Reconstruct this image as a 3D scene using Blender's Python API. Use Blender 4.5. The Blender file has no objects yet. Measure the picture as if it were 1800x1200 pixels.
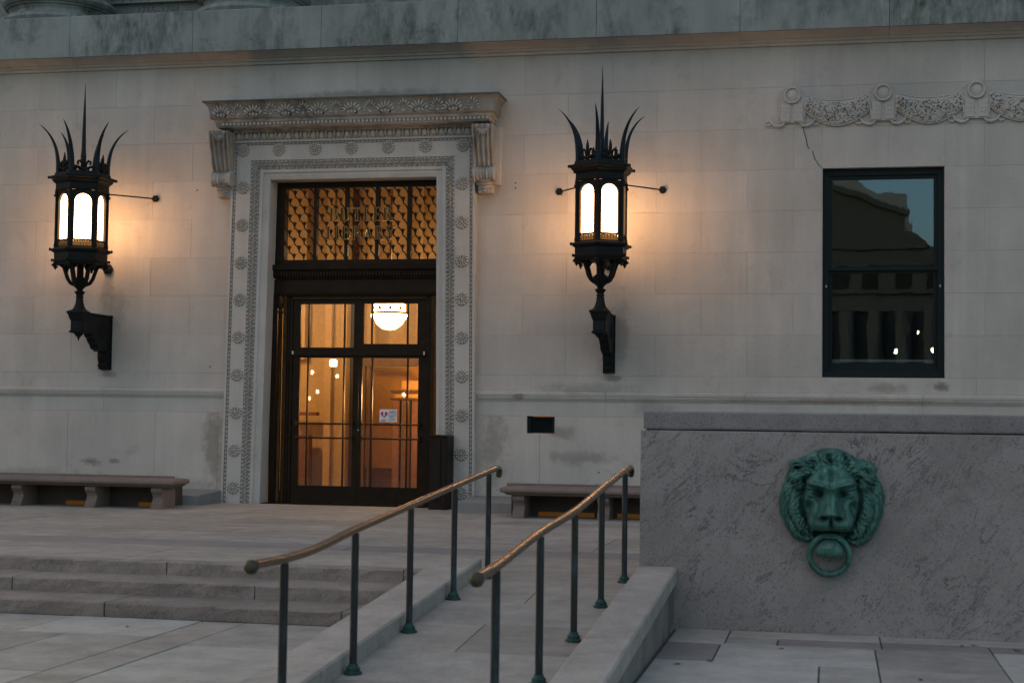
import bpy, math, random
from mathutils import Vector, Matrix
R_ = math.radians
random.seed(7)
scene = bpy.context.scene
COL = scene.collection

# ------------------------------------------------------------------ camera
right = Vector((0.97910675, 0.20292468, 0.01309769))
down = Vector((0.00250775, 0.05235601, -0.99862533))
fwd = Vector((-0.20333147, 0.97779365, 0.05075324))
cd = bpy.data.cameras.new('camera')
cam = bpy.data.objects.new('camera', cd)
COL.objects.link(cam)
m = Matrix.Identity(4)
for i in range(3):
    m[i][0] = right[i]; m[i][1] = -down[i]; m[i][2] = -fwd[i]
m[2][3] = 1.27
cam.matrix_world = m
cd.sensor_width = 36; cd.lens = 54.16
cd.clip_start = 0.1; cd.clip_end = 2000
cd.dof.use_dof = True; cd.dof.focus_distance = 20.5; cd.dof.aperture_fstop = 3.5
scene.camera = cam

# ------------------------------------------------------------------ sky, sun, exposure
SUN_EL, SUN_ROT = 9.5, -38.0
world = bpy.data.worlds.new('World'); scene.world = world
world.use_nodes = True
wn = world.node_tree
bg = wn.nodes['Background']
sky = wn.nodes.new('ShaderNodeTexSky')
sky.sky_type = 'NISHITA'; sky.sun_disc = False
sky.sun_elevation = R_(SUN_EL); sky.sun_rotation = R_(SUN_ROT)
sky.ozone_density = 1.0; sky.air_density = 1.0; sky.dust_density = 3.0
wn.links.new(sky.outputs[0], bg.inputs[0])
bg.inputs[1].default_value = 0.12
sd = bpy.data.lights.new('sun', 'SUN'); sd.energy = 0.30; sd.angle = R_(70); sd.color = (1, .74, .66)
so = bpy.data.objects.new('sun', sd); COL.objects.link(so)
so.rotation_euler = (R_(38), 0, R_(-30))
scene.view_settings.view_transform = 'Standard'
scene.view_settings.look = 'None'
scene.view_settings.gamma = 1
scene.view_settings.use_curve_mapping = False
scene.view_settings.exposure = 1.15
scene.cycles.use_denoising = True
scene.cycles.sample_clamp_indirect = 6
scene.cycles.max_bounces = 8
scene.cycles.transparent_max_bounces = 12

# ------------------------------------------------------------------ material helpers
class NT:
    def __init__(s, name):
        s.m = bpy.data.materials.new(name); s.m.use_nodes = True
        s.t = s.m.node_tree; s.b = s.t.nodes['Principled BSDF']
        s.pos = s.n('ShaderNodeNewGeometry').outputs['Position']
        s.rnd = s.n('ShaderNodeObjectInfo').outputs['Random']
    def n(s, typ, **k):
        nd = s.t.nodes.new(typ)
        for a, v in k.items(): setattr(nd, a, v)
        return nd
    def put(s, sock, v):
        if hasattr(v, 'links') or hasattr(v, 'is_linked'): s.t.links.new(v, sock)
        else: sock.default_value = v
    def mapping(s, scale, rot=(0, 0, 0), src=None):
        nd = s.n('ShaderNodeMapping'); s.t.links.new(src or s.pos, nd.inputs[0])
        nd.inputs['Scale'].default_value = scale; nd.inputs['Rotation'].default_value = rot
        return nd.outputs[0]
    def noise(s, scale, detail=4, rough=.55, vec=None, dist=0):
        nd = s.n('ShaderNodeTexNoise'); s.t.links.new(vec or s.pos, nd.inputs['Vector'])
        nd.inputs['Scale'].default_value = scale; nd.inputs['Detail'].default_value = detail
        nd.inputs['Roughness'].default_value = rough; nd.inputs['Distortion'].default_value = dist
        return nd.outputs['Fac']
    def ramp(s, v, a, b, lo=0., hi=1.):
        nd = s.n('ShaderNodeMapRange'); s.put(nd.inputs[0], v)
        nd.inputs[1].default_value = a; nd.inputs[2].default_value = b
        nd.inputs[3].default_value = lo; nd.inputs[4].default_value = hi
        return nd.outputs[0]
    def math(s, op, a, b=0.):
        nd = s.n('ShaderNodeMath', operation=op); s.put(nd.inputs[0], a); s.put(nd.inputs[1], b)
        return nd.outputs[0]
    def mix(s, f, a, b, mode='MIX'):
        nd = s.n('ShaderNodeMix', data_type='RGBA', blend_type=mode)
        s.put(nd.inputs[0], f)
        for i, v in ((6, a), (7, b)):
            if isinstance(v, tuple): v = (v[0], v[1], v[2], 1)
            s.put(nd.inputs[i], v)
        return nd.outputs[2]
    def mul(s, c, f):   # colour * grey factor
        nd = s.n('ShaderNodeVectorMath', operation='SCALE'); s.put(nd.inputs[0], c); s.put(nd.inputs[3], f)
        return nd.outputs[0]
    def sep(s, i):
        nd = s.n('ShaderNodeSeparateXYZ'); s.t.links.new(s.pos, nd.inputs[0]); return nd.outputs[i]
    def bump(s, h, dist, strength=1.):
        nd = s.n('ShaderNodeBump'); nd.inputs['Strength'].default_value = strength
        nd.inputs['Distance'].default_value = dist; s.t.links.new(h, nd.inputs['Height'])
        s.t.links.new(nd.outputs[0], s.b.inputs['Normal'])
    def out(s, col, rough=.8, metal=0., spec=.3):
        s.put(s.b.inputs['Base Color'], col if not isinstance(col, tuple) else (*col, 1))
        s.put(s.b.inputs['Roughness'], rough); s.b.inputs['Metallic'].default_value = metal
        s.b.inputs['Specular IOR Level'].default_value = spec
        return s.m

def lime(name, base=(.50, .475, .43), grime=.24, streak=0., var=.07, grimecol=(.10, .105, .085), spots=()):
    t = NT(name)
    big = t.ramp(t.noise(.9, 5, .6), .3, .7)
    fine = t.noise(28, 5, .65)
    c = t.mix(big, base, tuple(v * f for v, f in zip(base, (.86, .87, .88))))
    c = t.mul(c, t.ramp(fine, .2, .8, .93, 1.06))
    c = t.mul(c, t.ramp(t.rnd, 0, 1, 1 - var, 1 + var * .4))
    # soft vertical wash marks
    st = t.noise(1, 6, .65, t.mapping((5.5, 5.5, .55)))
    c = t.mul(c, t.ramp(st, .3, .7, .93, 1.04))
    c = t.mul(c, t.ramp(t.noise(.55, 5, .65, dist=.4), .35, .65, .90, 1.05))
    ws = t.noise(1, 5, .6, t.mapping((2.2, 2.2, .12)))
    c = t.mul(c, t.ramp(ws, .55, .70, 1, 1.10))
    blot = t.noise(2.3, 6, .7, dist=.6)
    c = t.mix(t.ramp(blot, .58, .78, 0, grime), c, grimecol)
    if streak:
        s1 = t.noise(1, 8, .78, t.mapping((4.5, 4.5, 1.5)))
        s2 = t.noise(.8, 4, .6)
        s3 = t.math('MULTIPLY', t.ramp(s1, .40, .68), t.ramp(s2, .38, .56))
        c = t.mix(t.math('MULTIPLY', s3, streak), c, grimecol)
    # stains that sit at a place of their own on the wall
    if spots:
        dn = t.noise(5, 5, .7); X, Z = t.sep(0), t.sep(2)
        for (sx, sz, rx, rz_, st_, sc) in spots:
            dx = t.math('POWER', t.math('DIVIDE', t.math('SUBTRACT', X, sx), rx), 2.); dz = t.math('POWER', t.math('DIVIDE', t.math('SUBTRACT', Z, sz), rz_), 2.)
            d = t.math('ADD', t.math('SQRT', t.math('ADD', dx, dz)), t.ramp(dn, .3, .7, -.55, .55))
            c = t.mix(t.ramp(d, .45, 1.15, st_, 0), c, sc)
    t.bump(t.noise(60, 6, .7), .004, .6)
    return t.out(c, .88, 0, .2)

M = {}
SP = (.16, .13, .11)
M['lime'] = lime('limestone', grime=.25, spots=((-10.62, 2.85, .22, .35, .35, (.2, .19, .17)), (-2.93, 2.55, .14, .5, .4, (.18, .165, .14)), (-10.72, 3.1, .10, .3, .3, (.2, .19, .17)),
    (-3.0, 4.1, .3, .5, .12, (.25, .23, .2)), (-6.8, 5.98, 1.5, .10, .55, (.13, .14, .12)), (-1.9, 6.2, .12, .5, -.25, (.3, .3, .3))))
M['lime_base'] = lime('limestone_base', base=(.56, .515, .455), grime=.5, var=.04, grimecol=(.20, .175, .14), spots=((-10.95, .56, .17, .08, .75, SP), (-10.55, .58, .09, .04, .6, SP),
    (-8.95, .85, .18, .55, .6, (.20, .185, .15)), (-4.75, .85, .25, .55, .55, (.22, .20, .17)), (-3.7, 1.1, .22, .10, .45, SP), (-3.5, .75, .5, .10, .4, SP), (-12.2, .35, 1.2, .12, .3, SP), (-10.0, .25, 1.5, .12, .35, (.2, .18, .15)), (-3.2, .33, .6, .05, .6, SP)))
M['lime_plain'] = lime('limestone_dressed', base=(.51, .485, .44), var=.02, grime=.35, spots=((1.46, 1.79, .10, .08, .8, SP), (.72, 1.76, .28, .08, .45, SP), (-3.3, 1.72, .7, .09, .35, SP), (-3.0, 1.87, .14, .05, .6, SP), (-10.7, 1.87, .16, .05, .5, SP), (-4.35, 1.60, .10, .05, .6, SP),
    (.3, 1.58, 1.6, .03, .5, (.26, .17, .12)), (-2.45, 1.45, .3, .12, .3, SP)))
M['lime_ledge'] = lime('limestone_ledge', base=(.30, .333, .315), streak=1.0, grime=.75, grimecol=(.045, .062, .045))
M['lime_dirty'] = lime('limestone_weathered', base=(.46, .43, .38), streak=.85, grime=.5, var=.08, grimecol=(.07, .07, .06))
M['lime_carve'] = lime('limestone_carved', base=(.42, .39, .34), grime=.6, var=.1, grimecol=(.12, .10, .08))
M['lime_plinth'] = lime('limestone_plinth', base=(.25, .25, .235), grime=.6, var=.1, grimecol=(.06, .07, .06))

def flat(name, col, rough=.6, metal=0., spec=.4, nz=.0, bumpd=0., bs=40):
    t = NT(name); c = col
    if nz:
        c = t.mul(t.mix(.0, col, col), t.ramp(t.noise(14, 5, .6), .3, .7, 1 - nz, 1 + nz))
    if bumpd: t.bump(t.noise(bs, 5, .6), bumpd, .7)
    return t.out(c, rough, metal, spec)

M['lime_bed'] = lime('limestone_shaded_bed', base=(.33, .305, .265), grime=.6)  # shade in the gaps of the carving put into a darker stone
M['lime_recess'] = lime('limestone_shaded_recess', base=(.27, .25, .215), grime=.7, grimecol=(.05, .05, .045))  # shade between eggs and dentils put into the stone colour
M['lime_drip'] = lime('limestone_mossy_drip', base=(.13, .15, .135), streak=.8, grime=.6, grimecol=(.04, .055, .045))
M['mortar'] = flat('mortar', (.40, .38, .34), .95, nz=.2)
M['joint'] = flat('joint_sand', (.10, .10, .095), .95, nz=.25)

def granite(name, base, dark, sp=.5, veins=0., var=.1, rough=.75, bump=.003, patch=.12):
    t = NT(name)
    c = t.mul(t.mix(t.ramp(t.noise(1.1, 5, .6), .35, .65), base, tuple(v * .82 for v in base)), t.ramp(t.rnd, 0, 1, 1 - var, 1 + var))
    s = t.noise(75, 3, .6)
    c = t.mix(t.ramp(s, .56, .68, 0, sp), c, dark)
    c = t.mix(t.ramp(t.noise(110, 2, .5), .60, .72, 0, sp * .6), c, tuple(min(1, v * 1.7) for v in base))
    c = t.mul(c, t.ramp(t.noise(3.5, 6, .7), .3, .7, 1 - patch, 1 + patch))
    c = t.mul(c, t.ramp(t.noise(13, 6, .75, dist=.5), .55, .75, 1, .72))
    c = t.mix(t.ramp(t.noise(31, 3, .6), .70, .74, 0, .55), c, dark)
    if veins:
        mp = t.mapping((.40, 1.0, 1.15), (0, 0, 0), t.mapping((1, 1, 1), (0, R_(48), 0)))
        v = t.noise(3.2, 8, .68, mp, 1.1)
        d = t.math('ABSOLUTE', t.math('SUBTRACT', v, .5))
        line = t.ramp(d, 0, .013, 1, 0)
        mask = t.ramp(t.noise(2.6, 4, .6), .42, .56)
        c = t.mix(t.math('MULTIPLY', t.math('MULTIPLY', line, mask), veins), c, dark)
        v2 = t.noise(1.3, 7, .62, mp, .5)
        c = t.mix(t.ramp(v2, .48, .66, 0, .5), c, tuple(v * .60 for v in base))
        bl = t.noise(22, 6, .75, mp, .8)
        c = t.mix(t.ramp(bl, .66, .74, 0, .7), c, tuple(v * .25 for v in base))
    t.bump(t.noise(95, 5, .7), bump, .8)
    return t.out(c, rough, 0, .35)

M['gran_wall'] = granite('granite_parapet', (.290, .272, .258), (.03, .03, .035), .6, veins=.9, var=.02)
M['gran_step'] = granite('granite_step', (.29, .25, .215), (.05, .045, .04), .6, veins=.5, var=.14, patch=.25, bump=.006)
M['gran_curb'] = granite('granite_curb', (.385, .358, .315), (.09, .08, .07), .4, var=.06, patch=.2)
M['gran_bench'] = granite('granite_bench', (.215, .17, .143), (.05, .04, .035), .5, var=.05)
M['gran_under'] = granite('granite_seat_shade', (.09, .07, .06), (.03, .025, .02), .4, var=.05)  # shade under the seats is put into this darker granite
M['gran_side'] = lime('granite_tooled_wall', base=(.26, .24, .215), streak=.9, grime=.6, var=.1, grimecol=(.07, .065, .055))
M['pave_pale'] = granite('paving_pale', (.398, .394, .350), (.2, .2, .2), .3, var=.09, patch=.18)
M['pave_grey'] = granite('paving_grey', (.335, .322, .283), (.13, .13, .12), .4, var=.12, patch=.22)
M['pave_warm'] = granite('paving_warm', (.330, .309, .264), (.13, .115, .10), .4, var=.12, patch=.22)
M['pave_dark'] = granite('paving_dark', (.24, .228, .215), (.10, .09, .09), .25, var=.08, patch=.1)

def bronze(name, base, alt, f0=.45, f1=.7, rough=.45, metal=.7, spec=.12):
    t = NT(name)
    c = t.mix(t.ramp(t.noise(6, 6, .65), f0, f1), base, alt)
    t.bump(t.noise(50, 4, .6), .0008, .5)
    return t.out(c, rough, metal, spec)
M['iron'] = bronze('dark_bronze_lantern', (.016, .014, .012), (.012, .018, .020), .4, .7, .55, .2)
M['iron_blue'] = bronze('blue_bronze_spike', (.012, .020, .028), (.016, .022, .028), .4, .7, .45, .3)
M['bronze_dark'] = bronze('dark_bronze_door', (.020, .0135, .009), (.030, .020, .012), .4, .7, .42, .3)
M['bronze_brown'] = bronze('brown_bronze', (.055, .033, .014), (.03, .02, .011), .4, .7, .35, .7)
M['green_frame'] = bronze('green_black_paint', (.012, .020, .021), (.010, .016, .018), .4, .7, .45, .0)
M['cabinet'] = bronze('cabinet_bronze', (.020, .014, .012), (.026, .018, .014), .4, .7, .5, .1)

def rail_mat():
    t = NT('rail_brass')
    n = t.noise(1.6, 3, .5)
    c = t.mix(t.ramp(n, .35, .70), (.29, .195, .12), (.26, .175, .108))
    # the grip is polished by hands on its top
    return t.out(c, t.ramp(n, .4, .65, .26, .32), .85, .5)
M['rail'] = rail_mat()
def post_mat():
    t = NT('post_bronze')
    c = t.mix(t.ramp(t.noise(5, 6, .7, t.mapping((4, 4, .8))), .5, .68), (.030, .034, .036), (.05, .085, .10))
    return t.out(c, .42, .6, .5)
M['post'] = post_mat()
def verd(name, a, b, c3):
    t = NT(name)
    st = t.noise(1, 7, .7, t.mapping((16, 16, 4)))
    c = t.mix(t.ramp(st, .36, .66), a, b)
    c = t.mix(t.ramp(t.noise(11, 6, .7), .5, .68, 0, .85), c, c3)
    c = t.mix(t.ramp(t.noise(7, 6, .7, dist=.6), .55, .72, 0, .55), c, (.045, .040, .030))
    c = t.mix(t.ramp(t.noise(26, 5, .7), .60, .72, 0, .7), c, tuple(min(1, v * 1.7) for v in b))
    t.bump(t.noise(70, 5, .6), .0015, .7)
    return t.out(c, .62, .25, .4)
M['verdigris'] = verd('verdigris', (.030, .105, .090), (.095, .245, .20), (.014, .038, .036))
M['flange'] = verd('flange_verdigris', (.016, .055, .050), (.026, .082, .072), (.012, .03, .03))
M['ball'] = verd('ball_patina', (.055, .055, .035), (.08, .07, .04), (.03, .035, .025))
M['brass'] = bronze('brass_letters', (.34, .21, .085), (.24, .15, .065), .4, .7, .35, .8)

def emis(name, col, s):
    t = NT(name); t.b.inputs['Base Color'].default_value = (*[.12 * c for c in col], 1); t.b.inputs['Specular IOR Level'].default_value = .1
    t.b.inputs['Emission Color'].default_value = (*col, 1); t.b.inputs['Emission Strength'].default_value = s
    return t.m
M['lampglass'] = emis('lit_lantern_glass', (1, .50, .21), 11.0)
M['chand'] = emis('lit_chandelier_glass', (1, .55, .20), 9)
M['bulb'] = emis('lit_globe', (1, .74, .38), 16)
M['pendant'] = emis('lit_pendant', (1, .72, .40), 5)
M['floorlit'] = emis('lit_basement_pane', (1, .40, .08), .022)

def glass(name, refl=.12, wob=0., tint=(1, 1, 1), gtint=(1, 1, 1)):
    t = NT(name)
    out = t.t.nodes['Material Output']
    tr = t.n('ShaderNodeBsdfTransparent'); tr.inputs[0].default_value = (*tint, 1)
    gl = t.n('ShaderNodeBsdfGlossy'); gl.inputs['Roughness'].default_value = .004; gl.inputs['Color'].default_value = (*gtint, 1)
    mx = t.n('ShaderNodeMixShader')
    fr = t.n('ShaderNodeFresnel'); fr.inputs[0].default_value = 1.5
    t.put(mx.inputs[0], t.math('ADD', fr.outputs[0], refl))
    t.t.links.new(tr.outputs[0], mx.inputs[1]); t.t.links.new(gl.outputs[0], mx.inputs[2])
    if wob:
        bp = t.n('ShaderNodeBump'); bp.inputs['Distance'].default_value = wob; bp.inputs['Strength'].default_value = 1
        t.t.links.new(t.noise(2.6, 3, .5, t.mapping((1, 1, .6))), bp.inputs['Height'])
        t.t.links.new(bp.outputs[0], gl.inputs['Normal'])
    t.t.links.new(mx.outputs[0], out.inputs[0])
    return t.m
M['glass_door'] = glass('door_glass', .0, .0001)
M['glass_win'] = glass('window_glass', .09, .0005, (.8, .85, .85), (.44, .62, .76))
M['plaster'] = flat('interior_travertine', (.48, .33, .16), .85, nz=.1)
M['plaster_w'] = flat('interior_plaster_warm', (.48, .23, .05), .85, nz=.08)
M['wood_dark'] = flat('interior_wood', (.10, .05, .025), .5, nz=.2)
M['wood_red'] = flat('interior_wood_red', (.16, .07, .035), .5, nz=.2)
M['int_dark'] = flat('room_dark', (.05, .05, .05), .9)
M['sill_white'] = flat('white_sill', (.55, .55, .53), .6)
M['floor_int'] = flat('interior_floor', (.20, .12, .07), .5, nz=.15)
M['ground'] = flat('ground_asphalt', (.10, .10, .10), .95, nz=.2)
M['far_stone'] = flat('far_building_stone', (.085, .088, .09), .9, nz=.5)
M['far_pale'] = flat('far_ghost_pale', (.30, .31, .32), .9, nz=.2)
M['far_dark'] = flat('far_building_opening', (.015, .015, .015), .8)
M['crack'] = flat('crack_dark', (.07, .065, .055), .95)
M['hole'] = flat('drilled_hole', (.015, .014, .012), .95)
M['white'] = flat('white_card', (.75, .75, .76), .5)
M['red'] = flat('red_print', (.50, .02, .10), .5)
M['blackp'] = flat('black_print', (.04, .04, .04), .5)
M['letter_cut'] = flat('incised_letter', (.17, .19, .19), .95)
M['leafdry'] = flat('dry_leaf', (.08, .045, .02), .8)

# ------------------------------------------------------------------ mesh helpers
class MB:
    def __init__(s): s.v = []; s.f = []
    def box(s, x0, x1, y0, y1, z0, z1):
        b = len(s.v)
        s.v += [(x, y, z) for z in (z0, z1) for (x, y) in ((x0, y0), (x1, y0), (x1, y1), (x0, y1))]
        s.f += [tuple(b + i for i in f) for f in ((3, 2, 1, 0), (4, 5, 6, 7), (0, 1, 5, 4), (1, 2, 6, 5), (2, 3, 7, 6), (3, 0, 4, 7))]
        return s
    def cbox(s, x0, x1, y0, y1, z0, z1, c=.006):   # box with chamfered front (-y) and top edges
        b = len(s.v)
        s.v += [(x0, y1, z0), (x1, y1, z0), (x1, y1, z1), (x0, y1, z1),
                (x0, y0 + c, z0), (x1, y0 + c, z0), (x1, y0 + c, z1), (x0, y0 + c, z1),
                (x0 + c, y0, z0 + c), (x1 - c, y0, z0 + c), (x1 - c, y0, z1 - c), (x0 + c, y0, z1 - c)]
        s.f += [tuple(b + i for i in f) for f in ((0, 3, 2, 1), (0, 1, 5, 4), (1, 2, 6, 5), (2, 3, 7, 6), (3, 0, 4, 7),
                (4, 5, 9, 8), (5, 6, 10, 9), (6, 7, 11, 10), (7, 4, 8, 11), (8, 9, 10, 11))]
        return s
    def prism(s, poly, a0, a1, axis='x'):
        b = len(s.v); n = len(poly)
        for a in (a0, a1):
            for p, q in poly:
                s.v.append({'x': (a, p, q), 'y': (p, a, q), 'z': (p, q, a)}[axis])
        s.f.append(tuple(b + i for i in range(n))); s.f.append(tuple(b + n + i for i in reversed(range(n))))
        for i in range(n):
            j = (i + 1) % n
            s.f.append((b + i, b + n + i, b + n + j, b + j))
        return s
    def strip(s, A, B):   # quad strip between two point lists
        b = len(s.v); n = len(A); s.v += [tuple(p) for p in A] + [tuple(p) for p in B]
        for i in range(n - 1): s.f.append((b + i, b + i + 1, b + n + i + 1, b + n + i))
        return s
    def grid(s, rows, closed=False):
        b = len(s.v); n = len(rows[0])
        for r in rows: s.v += [tuple(p) for p in r]
        for i in range(len(rows) - 1):
            for j in range(n if closed else n - 1):
                k = (j + 1) % n
                s.f.append((b + i * n + j, b + i * n + k, b + (i + 1) * n + k, b + (i + 1) * n + j))
        return s
    def lathe(s, prof, c=(0, 0, 0), seg=16, rot=0., caps=True):
        rows = []
        for r, z in prof:
            rows.append([(c[0] + r * math.cos(rot + 2 * math.pi * k / seg), c[1] + r * math.sin(rot + 2 * math.pi * k / seg), c[2] + z) for k in range(seg)])
        b = len(s.v); s.grid(rows, True)
        if caps:
            s.f.append(tuple(b + i for i in reversed(range(seg))))
            s.f.append(tuple(b + (len(rows) - 1) * seg + i for i in range(seg)))
        return s
    def tube(s, pts, rad, seg=8, flatx=1., up=(0, 0, 1)):
        pts = [Vector(p) for p in pts]; n = len(pts)
        if not hasattr(rad, '__len__'): rad = [rad] * n
        rows = []; prev = None
        for i, p in enumerate(pts):
            d = (pts[min(i + 1, n - 1)] - pts[max(i - 1, 0)]).normalized()
            if prev is None:
                u = Vector(up); 
                if abs(d.dot(u)) > .95: u = Vector((1, 0, 0))
                a = d.cross(u).normalized()
            else:
                a = (prev - d * prev.dot(d)).normalized()
            prev = a; bb = d.cross(a)
            rows.append([tuple(p + (a * math.cos(t) * flatx + bb * math.sin(t)) * max(rad[i], 1e-4)) for t in [2 * math.pi * k / seg for k in range(seg)]])
        b = len(s.v); s.grid(rows, True)
        s.f.append(tuple(b + i for i in reversed(range(seg))))
        s.f.append(tuple(b + (n - 1) * seg + i for i in range(seg)))
        return s
    def ell(s, c, r, rot=0., seg=8, rings=5, half=False):
        # ellipsoid; rot turns it in the x-z plane; half keeps the -y half
        rows = []
        ca, sa = math.cos(rot), math.sin(rot)
        n = rings
        for i in range(n + 1):
            ph = (math.pi / 2 if half else math.pi) * i / n
            row = []
            for k in range(seg):
                t = 2 * math.pi * k / seg
                x = r[0] * max(math.sin(ph), .02) * math.cos(t); z = r[2] * max(math.sin(ph), .02) * math.sin(t); y = -r[1] * math.cos(ph)
                row.append((c[0] + x * ca - z * sa, c[1] + y, c[2] + x * sa + z * ca))
            rows.append(row)
        s.grid(rows, True); return s
    def moulding(s, prof, x0, x1, yb, yw):
        # prof: (projection, z); runs left return, front, right return
        rows = []
        for p, z in prof:
            rows.append([(x0 - p, yw, z), (x0 - p, yb - p, z), (x1 + p, yb - p, z), (x1 + p, yw, z)])
        b = len(s.v); s.grid(rows)
        s.f.append((b, b + 1, b + 2, b + 3)); e = b + 4 * (len(rows) - 1); s.f.append((e, e + 1, e + 2, e + 3))
        return s
    def build(s, name, mat, parent=None, smooth=False, loc=None, auto=None):
        me = bpy.data.meshes.new(name); me.from_pydata(s.v, [], s.f); me.update()
        import bmesh
        bm = bmesh.new(); bm.from_mesh(me); bmesh.ops.recalc_face_normals(bm, faces=bm.faces); bm.to_mesh(me); bm.free()
        me.materials.append(M[mat] if isinstance(mat, str) else mat)
        if smooth:
            for p in me.polygons: p.use_smooth = True
            if auto: me.set_sharp_from_angle(angle=R_(auto))
        o = bpy.data.objects.new(name, me); COL.objects.link(o)
        if parent: o.parent = parent
        if loc: o.location = loc
        return o

def tag(o, label=None, cat=None, group=None, kind=None):
    if label: o['label'] = label
    if cat: o['category'] = cat
    if group: o['group'] = group
    if kind: o['kind'] = kind
    return o
def thing(name, loc=(0, 0, 0), **k):
    o = bpy.data.objects.new(name, None); COL.objects.link(o); o.location = loc
    return tag(o, **k)
def copy_tree(o, parent=None):
    c = o.copy(); COL.objects.link(c)
    if parent: c.parent = parent
    for ch in list(o.children): copy_tree(ch, c)
    return c
def inst(o, name, parent, loc, rot=None, sc=None):
    c = bpy.data.objects.new(name, o.data); COL.objects.link(c); c.parent = parent; c.location = loc
    for ch in list(o.children):
        d = ch.copy(); COL.objects.link(d); d.parent = c
    if rot: c.rotation_euler = rot
    if sc: c.scale = sc
    return c
def text(name, body, size, loc, mat, parent, rot=(R_(90), 0, 0), ext=.001, align='CENTER'):
    cu = bpy.data.curves.new(name, 'FONT'); cu.body = body; cu.size = size; cu.extrude = ext; cu.align_x = align
    t = bpy.data.objects.new(name, cu); COL.objects.link(t)
    dg = bpy.context.evaluated_depsgraph_get()
    me = bpy.data.meshes.new_from_object(t.evaluated_get(dg)); bpy.data.objects.remove(t)
    me.materials.clear(); me.materials.append(M[mat])
    o = bpy.data.objects.new(name, me); COL.objects.link(o); o.location = loc; o.rotation_euler = rot; o.parent = parent
    return o

YW = 21.5          # face of the library wall
LOW = -0.33        # lower paving level

# ------------------------------------------------------------------ ground
MB().box(-150, 150, -200, 21.0, LOW - .3, LOW - .03).build('ground', 'ground')['kind'] = 'structure'

def slab_field(parent, rects, z, mats, gap=.006, thick=.05):
    for (x0, x1, y0, y1, mt) in rects:
        dz = random.uniform(-.0015, .0015)
        b = MB(); c = .004; X0, X1, Y0, Y1 = x0 + gap, x1 - gap, y0 + gap, y1 - gap
        zt = z + dz
        b.grid([[(X0, Y0, z - thick), (X1, Y0, z - thick), (X1, Y1, z - thick), (X0, Y1, z - thick)],
                [(X0, Y0, zt - c), (X1, Y0, zt - c), (X1, Y1, zt - c), (X0, Y1, zt - c)],
                [(X0 + c, Y0 + c, zt), (X1 - c, Y0 + c, zt), (X1 - c, Y1 - c, zt), (X0 + c, Y1 - c, zt)]], True)
        k = len(b.v); b.f.append((k - 4, k - 3, k - 2, k - 1))
        b.build('paving_slab', mt or random.choice(mats), parent)

def fill(x0, x1, y0, y1, lx, ly, out, mt=None, depth=0):
    w, h = x1 - x0, y1 - y0
    if (w <= lx * 1.35 and h <= ly * 1.35):
        out.append((x0, x1, y0, y1, mt)); return
    if w / lx > h / ly:
        c = x0 + w * random.uniform(.35, .65); fill(x0, c, y0, y1, lx, ly, out, mt); fill(c, x1, y0, y1, lx, ly, out, mt)
    else:
        c = y0 + h * random.uniform(.35, .65); fill(x0, x1, y0, c, lx, ly, out, mt); fill(x0, x1, c, y1, lx, ly, out, mt)

# lower plaza: a bed sheet with the slabs on it
plaza = MB().box(-16, 9, -3, 12.9, LOW - .06, LOW - .012).build('lower_plaza', 'joint'); plaza['kind'] = 'structure'
P = [(-1.178, -.76, 11.36, 12.1, 'pave_pale'), (-.76, .357, 11.74, 12.1, 'pave_pale'), (-.76, -.383, 11.38, 11.74, 'pave_grey'),
     (-.383, .357, 11.42, 11.74, 'pave_dark'), (.357, 2.1, 11.78, 12.1, 'pave_pale'), (.357, 1.116, 11.44, 11.78, 'pave_dark'),
     (1.116, 2.1, 11.44, 11.78, 'pave_dark'), (-1.178, -.785, 10.56, 11.36, 'pave_dark'), (-.785, .305, 10.53, 11.38, 'pave_pale'),
     (.305, 1.116, 10.46, 11.42, 'pave_grey'), (1.116, 2.1, 10.0, 11.44, 'pave_pale'), (-1.178, -.077, 10.2, 10.53, 'pave_pale'),
     (-.077, .305, 9.8, 10.53, 'pave_grey'), (.305, 1.116, 9.6, 10.46, 'pave_grey'), (-1.178, -.077, 9.2, 10.2, 'pave_pale')]
ext = []
fill(2.1, 8.5, 8, 12.1, 1.1, .6, ext); fill(1.116, 2.1, 8.6, 10.0, 1, .6, ext); fill(-.077, .305, 8.6, 9.8, 1, .9, ext)
fill(.305, 1.116, 8.6, 9.6, 1, .9, ext); fill(-1.178, 1.116, 7.6, 8.6, 1.1, .6, ext); fill(-1.178, -.077, 8.6, 9.2, 1.2, .7, ext)
fill(-1.178, 8.5, 4.5, 7.6, 1.4, .8, ext)
slab_field(plaza, P + ext, LOW, ['pave_pale', 'pave_grey', 'pave_warm'])
P = [(-4.81, -4.45, 10.17, 11.40, 'pave_warm'), (-4.45, -3.1, 10.19, 11.40, 'pave_grey'), (-4.81, -4.45, 8.8, 10.17, 'pave_grey'),
     (-4.45, -3.1, 8.85, 10.19, 'pave_pale'), (-5.9, -4.81, 10.5, 11.40, 'pave_pale'), (-7.2, -5.9, 10.5, 11.40, 'pave_grey'),
     (-5.5, -4.81, 9.35, 10.5, 'pave_grey'), (-7.0, -5.5, 9.6, 10.5, 'pave_grey')]
ext = []
fill(-15.5, -7.2, 8.2, 11.4, 1.7, 1.1, ext); fill(-7.2, -7.0, 8.2, 10.5, 1, 1.2, ext); fill(-7.0, -5.5, 8.2, 9.6, 1.5, .9, ext)
fill(-5.5, -4.81, 8.2, 9.35, 1, .8, ext); fill(-4.81, -4.45, 6, 8.8, 1, 1.2, ext); fill(-4.45, -3.1, 6, 8.85, 1.5, 1.0, ext)
fill(-9, -4.81, 4.5, 8.2, 1.8, 1.1, ext); fill(-4.81, -3.1, 4.5, 6, 1.5, 1.0, ext)
slab_field(plaza, P + ext, LOW, ['pave_pale', 'pave_grey', 'pave_warm'], gap=.006)

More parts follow.
